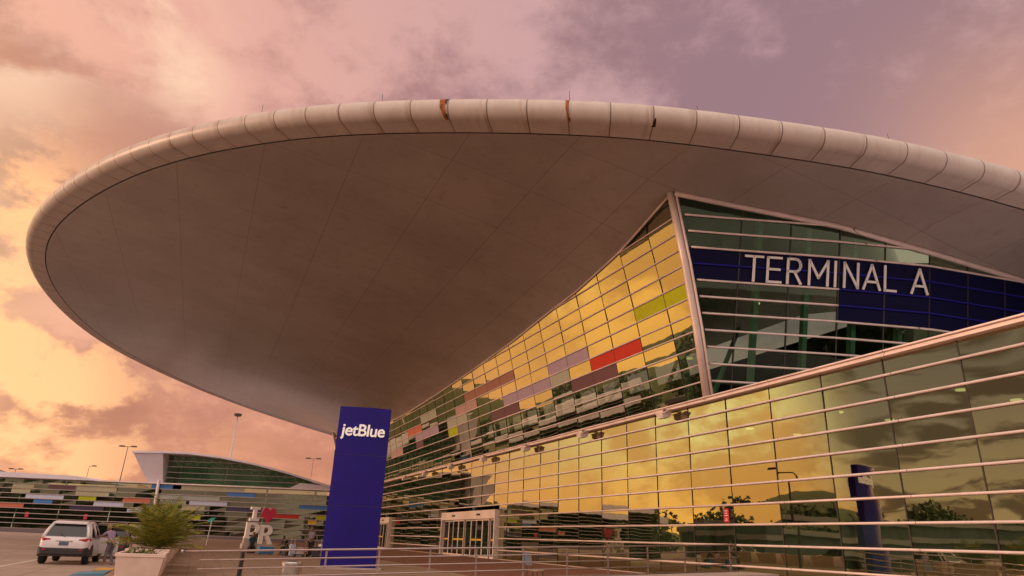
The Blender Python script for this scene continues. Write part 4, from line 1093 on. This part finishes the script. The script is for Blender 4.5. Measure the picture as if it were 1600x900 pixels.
# ------------------------------------------------------------------ small street furniture
TBn = empty('litter_bin', Wd(11.3, 19.85, gz(11.3, 19.85)), 0, 'round brushed steel litter bin behind the guard rail', 'bin')
q = MB(); q.tube([(0, 0, 0), (0, 0, .05), (0, 0, .60)], [.30, .31, .31], 28); q.build('drum', 'steel', TBn, smooth=False)
q = MB(); q.tube([(0, 0, .602), (0, 0, .66), (0, 0, .70), (0, 0, .72)], [.325, .325, .29, .17], 28); q.build('lid', 'steel', TBn)
q = MB(); q.tube([(0, 0, .721), (0, 0, .724)], .15, 20); q.build('opening', 'black', TBn)
BP = empty('bollard_post', Wd(11.4, 21.35, gz(11.4, 21.3)), 0, 'slim black post standing behind the left end of the guard rail', 'post')
q = MB(); q.tube([(0, 0, 0), (0, 0, .92)], .07, 14); q.tube([(0, 0, .92), (0, 0, 1.0)], [.085, .05], 14); q.build('shaft', 'black', BP)
q = MB(); q.tube([(0, 0, 0), (0, 0, .03)], .16, 16); q.build('foot_plate', 'black', BP)
CH = empty('chair', Wd(12.3, 10.95, gz(12.3, 10.95)), TR-2.55, 'chair with grey back, blue edge and tan seat standing behind the guard rail', 'chair')
q = MB(); q.box((-.24, -.25, .42), (.26, .25, .47)); q.build('seat', 'wood_tan', CH, bevel=.02)
q = MB(); q.hexa([(-.27, -.24, .62), (-.23, -.24, .60), (-.23, .24, .60), (-.27, .24, .62), (-.36, -.25, 1.06), (-.33, -.25, 1.07), (-.33, .25, 1.07), (-.36, .25, 1.06)]); bk = q.build('backrest', 'chair_back', CH, bevel=.02)
q = MB(); q.tube([(-.245, -.255, .60), (-.345, -.27, 1.08)], .022, 6); q.build('back_edge', 'chair_blue', bk)
for x in (-.2, .22):
    for y in (-.21, .21): q = MB(); q.tube([(x, y, .42), (x*1.15, y*1.1, 0)], .016, 6); q.build('leg', 'black', CH)
q = MB()
for y in (-.2, .2): q.tube([(-.2, y, .40), (-.255, y, .66)], .016, 6)
q.build('back_support', 'black', CH)
TS = empty('small_sign', Wd(60, 21.6, gz(60, 21)), 0, 'small teal sign plate on a thin pale post before the far terminal', 'sign')
q = MB(); q.tube([(0, 0, 0), (.10, 0, 2.2)], .05, 8); q.build('post', 'mast_steel', TS)
q = MB(); q.hexa([(-.32, -.03, 2.05), (.12, -.03, 2.0), (.12, .03, 2.0), (-.32, .03, 2.05), (-.05, -.03, 2.4), (.42, -.03, 2.45), (.42, .03, 2.45), (-.05, .03, 2.4)]); q.build('sign_plate', 'teal', TS, bevel=.02)
WS = empty('floor_sign', Wd(-3.0, -1.2, .22), TR, 'yellow folding floor sign standing inside the glass at right', 'sign')
for s_ in (-1, 1):
    q = MB(); q.hexa([(s_*.22, -.16, 0), (s_*.24, -.16, 0), (s_*.24, .16, 0), (s_*.22, .16, 0), (s_*.01, -.11, .62), (s_*.03, -.11, .62), (s_*.03, .11, .62), (s_*.01, .11, .62)]); q.build('sign_leaf', 'yellow_sign', WS)

# ------------------------------------------------------------------ lamp masts
def mast(name, label, loc, h, heads, r0=.16, thin=False):
    root = empty(name, loc, 0, label, 'lamp')
    q = MB(); q.tube([(0, 0, 0), (0, 0, h)], [r0, r0*.45], 10); q.build('pole', 'mast_steel' if not thin else 'lamp_dark', root, smooth=True)
    if heads == 0:
        q = MB(); q.tube([(0, 0, h), (0, 0, h+.25)], .10, 8); q.tube([(0, 0, h-.05), (0, 0, h-.02), (0, 0, h+.42)], [.1, .62, .75], 14); q.build('lamp_crown', 'lamp_dark', root)
    else:
        q = MB(); q.tube([(-1.3 if heads > 1 else 0, 0, h), (1.3, 0, h)], .05, 6); q.build('cross_arm', 'lamp_dark', root)
        for s_ in ((-1, 1) if heads > 1 else (1,)):
            q = MB(); q.hexa([(s_*1.3-.62, -.3, h-.05), (s_*1.3+.62, -.3, h-.05), (s_*1.3+.62, .3, h-.05), (s_*1.3-.62, .3, h-.05), (s_*1.3-.45, -.2, h+.24), (s_*1.3+.45, -.2, h+.24), (s_*1.3+.45, .2, h+.24), (s_*1.3-.45, .2, h+.24)]); q.build('lamp_head', 'lamp_dark', root)
    return root
mast('light_mast', 'tallest pale light mast with a dark crown rising behind the far terminal', (-51.9, 130, 0), 22.4, 0, .24)
mast('lamp_post', 'dark two-headed lamp post left of the curved far roof', (-82.5, 150, 0), 18.0, 2, .14, True)
mast('lamp_post', 'lamp post with one small head behind the left wing of the far terminal', (-113.7, 190, 0), 16.8, 1, .12, True)
mast('lamp_post', 'short two-headed lamp post at the far left edge', (-133.4, 190, 0), 15.2, 2, .12, True)
mast('lamp_post', 'distant two-headed lamp post just left of the blue pylon', (-47.3, 170, 0), 19.1, 2, .07, True)
SLp = empty('street_lamp', (-7.55, 36.75, .2), 1.75, 'slender street lamp mirrored in the lower glass', 'street lamp')

# ------------------------------------------------------------------ far terminal
BT = empty('far_terminal', (-60.7, 126, -.25), 0, 'long low far terminal with coloured glass strips and a curved roof storey', 'terminal')
BX = -52.0
BT.scale = (1.167, 1.167, 1.167)
def bx(x): return x-BX
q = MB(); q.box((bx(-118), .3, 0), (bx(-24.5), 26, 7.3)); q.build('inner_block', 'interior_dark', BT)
q = MB(); q.box((bx(-118), -.25, -.1), (bx(-24), .35, .78)); q.build('base_course', 'band_grey', BT)
tops = 7.95
blev = [.80+.715*i for i in range(11)]
# glass rows; each pane a little out of true
q = MB(); rr = random.Random(9); xs_ = [-118+2.93*i for i in range(44)]
for a in xs_[:-1]:
    for z0, z1 in zip(blev[:-1], blev[1:]):
        b = a+2.93
        if b > -24.4: continue
        q.quad((bx(a), rr.uniform(-.01, .01), z0), (bx(b), rr.uniform(-.01, .01), z0), (bx(b), rr.uniform(-.01, .01), z1), (bx(a), rr.uniform(-.01, .01), z1))
q.build('lower_glass', 'far_glass', BT)
for z in blev:
    q = MB(); q.box((bx(-118), -.16, z-.055), (bx(-24.2), -.02, z+.055)); q.build('transom_bar', 'far_bar', BT)
def strip(m, x0, x1, row, lab):
    q = MB(); q.box((bx(x0), -.05, blev[row]+.06), (bx(x1), -.012, blev[row+1]-.06)); q.build('coloured_panel', m, BT)['label'] = lab
for m_, x0, x1, row, lab in (('panel_pale', -73.1, -67.3, 6, 'pale blue panel'), ('panel_blue', -71.7, -68.8, 5, 'bright blue panel'), ('panel_salmon', -79, -73.0, 4, 'salmon panel'), ('panel_lime', -65, -62.3, 6, 'lime panel'),
        ('panel_pale', -62.5, -57.9, 5, 'pale blue panel'), ('panel_salmon', -58.2, -54.0, 6, 'salmon panel'), ('panel_pale', -57.2, -54.9, 4, 'short pale panel'), ('panel_blue', -54.3, -49.7, 9, 'blue panel'), ('panel_pale', -48, -42.2, 6, 'long pale panel'),
        ('panel_navy', -42.2, -36.2, 5, 'navy panel'), ('panel_navy', -66.0, -60.8, 4, 'navy panel'), ('panel_blue', -42.4, -38.2, 8, 'blue panel'), ('panel_lime', -47.8, -45.9, 3, 'lime panel'), ('panel_red', -36.8, -31.0, 4, 'red panel'), ('panel_blue', -31.2, -25.0, 6, 'blue panel'), ('panel_lime', -28.4, -25.6, 4, 'lime panel'), ('yellow_sign', -29.5, -28.2, 3, 'yellow panel'),
        ('reflection_olive', -75.5, -72.2, 8, 'painted olive reflection'), ('reflection_olive', -75.5, -72.6, 7, 'painted olive reflection'), ('reflection_olive', -65.6, -60.5, 7, 'painted olive reflection'), ('reflection_olive', -65.6, -59.5, 8, 'painted olive reflection'), ('reflection_olive', -51, -40, 9, 'painted olive reflection'), ('reflection_olive', -49, -45.5, 5, 'painted olive reflection'), ('panel_grey', -53, -43.5, 7, 'grey panel'), ('panel_grey', -52.5, -48.5, 6, 'grey panel'), ('panel_purple', -70, -66, 8, 'purple panel')):  # olive strips are painted reflections on the glass rows, not panels
    strip(m_, x0, x1, row, lab)
for x in (-72.1, -63.2): q = MB(); q.box((bx(x)-.28, -.10, 2.4), (bx(x)+.28, -.055, 3.15)); q.build('banner', 'notice_red', BT)
q = MB(); q.hexa([(bx(-118), -.9, 8.02), (bx(-65.0), -.9, 8.02), (bx(-65.0), 10, 8.02), (bx(-118), 10, 8.02), (bx(-118), -.9, 9.5), (bx(-65.6), -.9, 8.60), (bx(-65.6), 10, 8.6), (bx(-118), 10, 9.5)])
q.hexa([(bx(-65.0), -.9, 8.02), (bx(-62.9), -.9, 8.02), (bx(-62.9), 10, 8.02), (bx(-65.0), 10, 8.02), (bx(-65.6), -.9, 8.598), (bx(-65.0), -.9, 8.55), (bx(-65.0), 10, 8.55), (bx(-65.6), 10, 8.598)]); q.build('left_roof_band', 'roof_pale', BT)
q = MB(); q.box((bx(-62.9), -.4, 7.98), (bx(-24.3), 3, 8.16)); q.build('parapet', 'aluminium', BT)
for x in (-74.0, -67.5, -59.8, -53.1, -46, -36.5, -29): q = MB(); q.tube([(bx(x), .15, .8), (bx(x), .15, 7.9)], .16, 8); q.build('column', 'column_pale', BT)
q = MB(); q.tube([(bx(-53.0), -.45, 4.9), (bx(-53.15), -.45, 8.5)], .2, 8); q.build('corner_post', 'letter_cream', BT)
# curved storey
AX = [-57.9, -53.2, -49.2, -44.06, -38.9, -33.7, -27.5, -24.5]; AZ = [12.62, 12.78, 12.78, 12.36, 11.58, 10.5, 8.92, 8.2]
q = MB(); n = 28; xs2 = [-53.1+(28.4)*i/n for i in range(n+1)]
for a, b in zip(xs2[:-1], xs2[1:]):
    za, zb = lerp(a, AX, AZ)-.3, lerp(b, AX, AZ)-.3
    q.quad((bx(a), 1.6, 8.15), (bx(b), 1.6, 8.15), (bx(b), 1.2, max(8.16, zb)), (bx(a), 1.2, max(8.16, za)))
q.build('upper_glass', 'green_glass', BT)
q = MB()
for a, b in zip(xs2[:-1], xs2[1:]): q.quad((bx(a), 6, 8.15), (bx(b), 6, 8.15), (bx(b), 6, max(8.16, lerp(b, AX, AZ)-.3)), (bx(a), 6, max(8.16, lerp(a, AX, AZ)-.3)))
q.build('upper_inner_wall', 'far_inner', BT)
for k in range(1, 6):
    z = 8.15+.86*k; xe = -24.5
    while lerp(xe, AX, AZ)-.3 < z: xe -= .1
    q = MB(); q.box((bx(-53.0), 1.02+.0*k, z-.04), (bx(xe), 1.14, z+.04)); q.build('transom_bar', 'far_bar', BT)
q = MB()
for i in range(18):
    a = -52.6+1.5*i; b = a+.75; c = a+1.5
    za, zb, zc = lerp(a, AX, AZ)-.45, lerp(b, AX, AZ)-.45, lerp(c, AX, AZ)-.45
    if zb-1.3 > 8.3: q.tube([(bx(a), 1.9, za), (bx(b), 1.9, zb-1.2), (bx(c), 1.9, zc)], .09, 5)
q.build('roof_truss', 'column_pale', BT)
q = MB(); rings = []
for x, z in [(lerp(i, list(range(8)), AX), lerp(i, list(range(8)), AZ)) for i in [j*.25 for j in range(29)]]:
    rings.append([(bx(x), -1.2, z-.26), (bx(x), 14, z-.26), (bx(x), 14, z+.02), (bx(x), -1.2, z+.02)])
q.loft(rings); q.build('curved_roof', 'roof_pale', BT)
q = MB(); q.hexa([(bx(-55.5), 1.0, 8.1), (bx(-53.15), 1.0, 8.1), (bx(-53.15), 8, 8.1), (bx(-55.5), 8, 8.1), (bx(-57.8), -1.0, 12.45), (bx(-53.2), -1.0, 12.55), (bx(-53.2), 8, 12.55), (bx(-57.8), 8, 12.45)]); q.build('roof_end_wedge', 'roof_pale', BT)
q = MB(); q.hexa([(bx(-33.0), -.2, 8.17), (bx(-24.6), -.2, 8.17), (bx(-24.6), 6, 8.17), (bx(-33.0), 6, 8.17), (bx(-31.5), -.2, 8.95), (bx(-24.6), -.2, 8.55), (bx(-24.6), 6, 8.55), (bx(-31.5), 6, 8.95)]); q.build('low_roof', 'roof_pale', BT)

# ------------------------------------------------------------------ what the glass mirrors: a car park building, a far wood and hills to the left
PG = empty('parking_garage', (-125, 62, 0), R_(24), 'long grey two-storey car park building left of the road', 'car park')
for z in (3.0, 6.2): q = MB(); q.box((-45, -12, z), (45, 12, z+.9)); q.build('deck_slab', 'shed_grey', PG)
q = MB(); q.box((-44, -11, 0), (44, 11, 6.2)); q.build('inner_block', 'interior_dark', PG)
for i in range(11): q = MB(); q.box((-44+8.8*i-.3, 11.4, 0), (-44+8.8*i+.3, 12.05, 6.2)); q.build('pillar', 'shed_grey', PG)
r = random.Random(11); q = MB()
def clump(c, R0, n):
    for k in range(n):
        d = Vector((r.gauss(0, 1), r.gauss(0, 1), r.gauss(0, .8))).normalized(); p = c+d*R0*r.uniform(.45, 1.05); a = Vector((r.gauss(0, 1), r.gauss(0, 1), r.gauss(0, 1))).normalized()*R0*r.uniform(.06, .14); b = a.cross(Vector((r.gauss(0, 1), r.gauss(0, 1), r.gauss(0, 1)))).normalized()*R0*r.uniform(.05, .11)
        q.quad(p-a-b, p+a-b, p+a+b, p-a+b)
for i in range(230):
    az = -128+95*i/230+r.uniform(-.3, .3); dist = r.uniform(165, 215)+(60 if az > -52 else 0); R0 = r.uniform(3.6, 5.8); hh = r.uniform(6.5, 9.8)*(1.0 if az > -72 else .62)
    c = Vector((math.sin(R_(az))*dist, math.cos(R_(az))*dist, hh)); clump(c, R0, 150); q.tube([(c.x, c.y, 0), tuple(c)], [.4, .2], 5, cap=False)
    clump(c+Vector((r.uniform(-3, 3), r.uniform(-3, 3), -hh*.55)), R0*.9, 80)
for i in range(150):
    az = 110+130*i/150; dist = r.uniform(78, 105); R0 = r.uniform(2.6, 4.6); hh = r.uniform(4, 9.5)
    c = Vector((math.sin(R_(az))*dist, math.cos(R_(az))*dist, hh)); clump(c, R0, 130); clump(c-Vector((0, 0, hh*.55)), R0*.9, 80)
q.build('far_wood', 'wood_leaf')['kind'] = 'stuff'
h = MB(); rings = [[], [], []]
for i in range(60):
    az = R_(-140+110*i/59); e = 24+9*math.sin(i*.37)+5*math.sin(i*.83+1); 
    for j, (dd, zz) in enumerate(((430, -2), (520, e*.8), (640, e*1.2))): rings[j].append((math.sin(az)*dd, math.cos(az)*dd, zz))
h.loft(rings, cap=False, closed=False); h.build('hills', 'wood_leaf', smooth=True)['kind'] = 'structure'
q = MB(); q.tube([(0, 0, 0), (0, 0, 6.6)], [.09, .06], 8); q.build('pole', 'lamp_dark', SLp)
q = MB(); q.tube([(0, 0, 6.6), (.25, 0, 6.85), (1.5, 0, 6.9)], .045, 6); q.build('arm', 'lamp_dark', SLp)
q = MB(); q.hexa([(1.4, -.13, 6.82), (2.1, -.13, 6.82), (2.1, .13, 6.82), (1.4, .13, 6.82), (1.45, -.1, 6.96), (2.0, -.1, 6.96), (2.0, .1, 6.96), (1.45, .1, 6.96)]); q.build('lamp_head', 'lamp_dark', SLp)
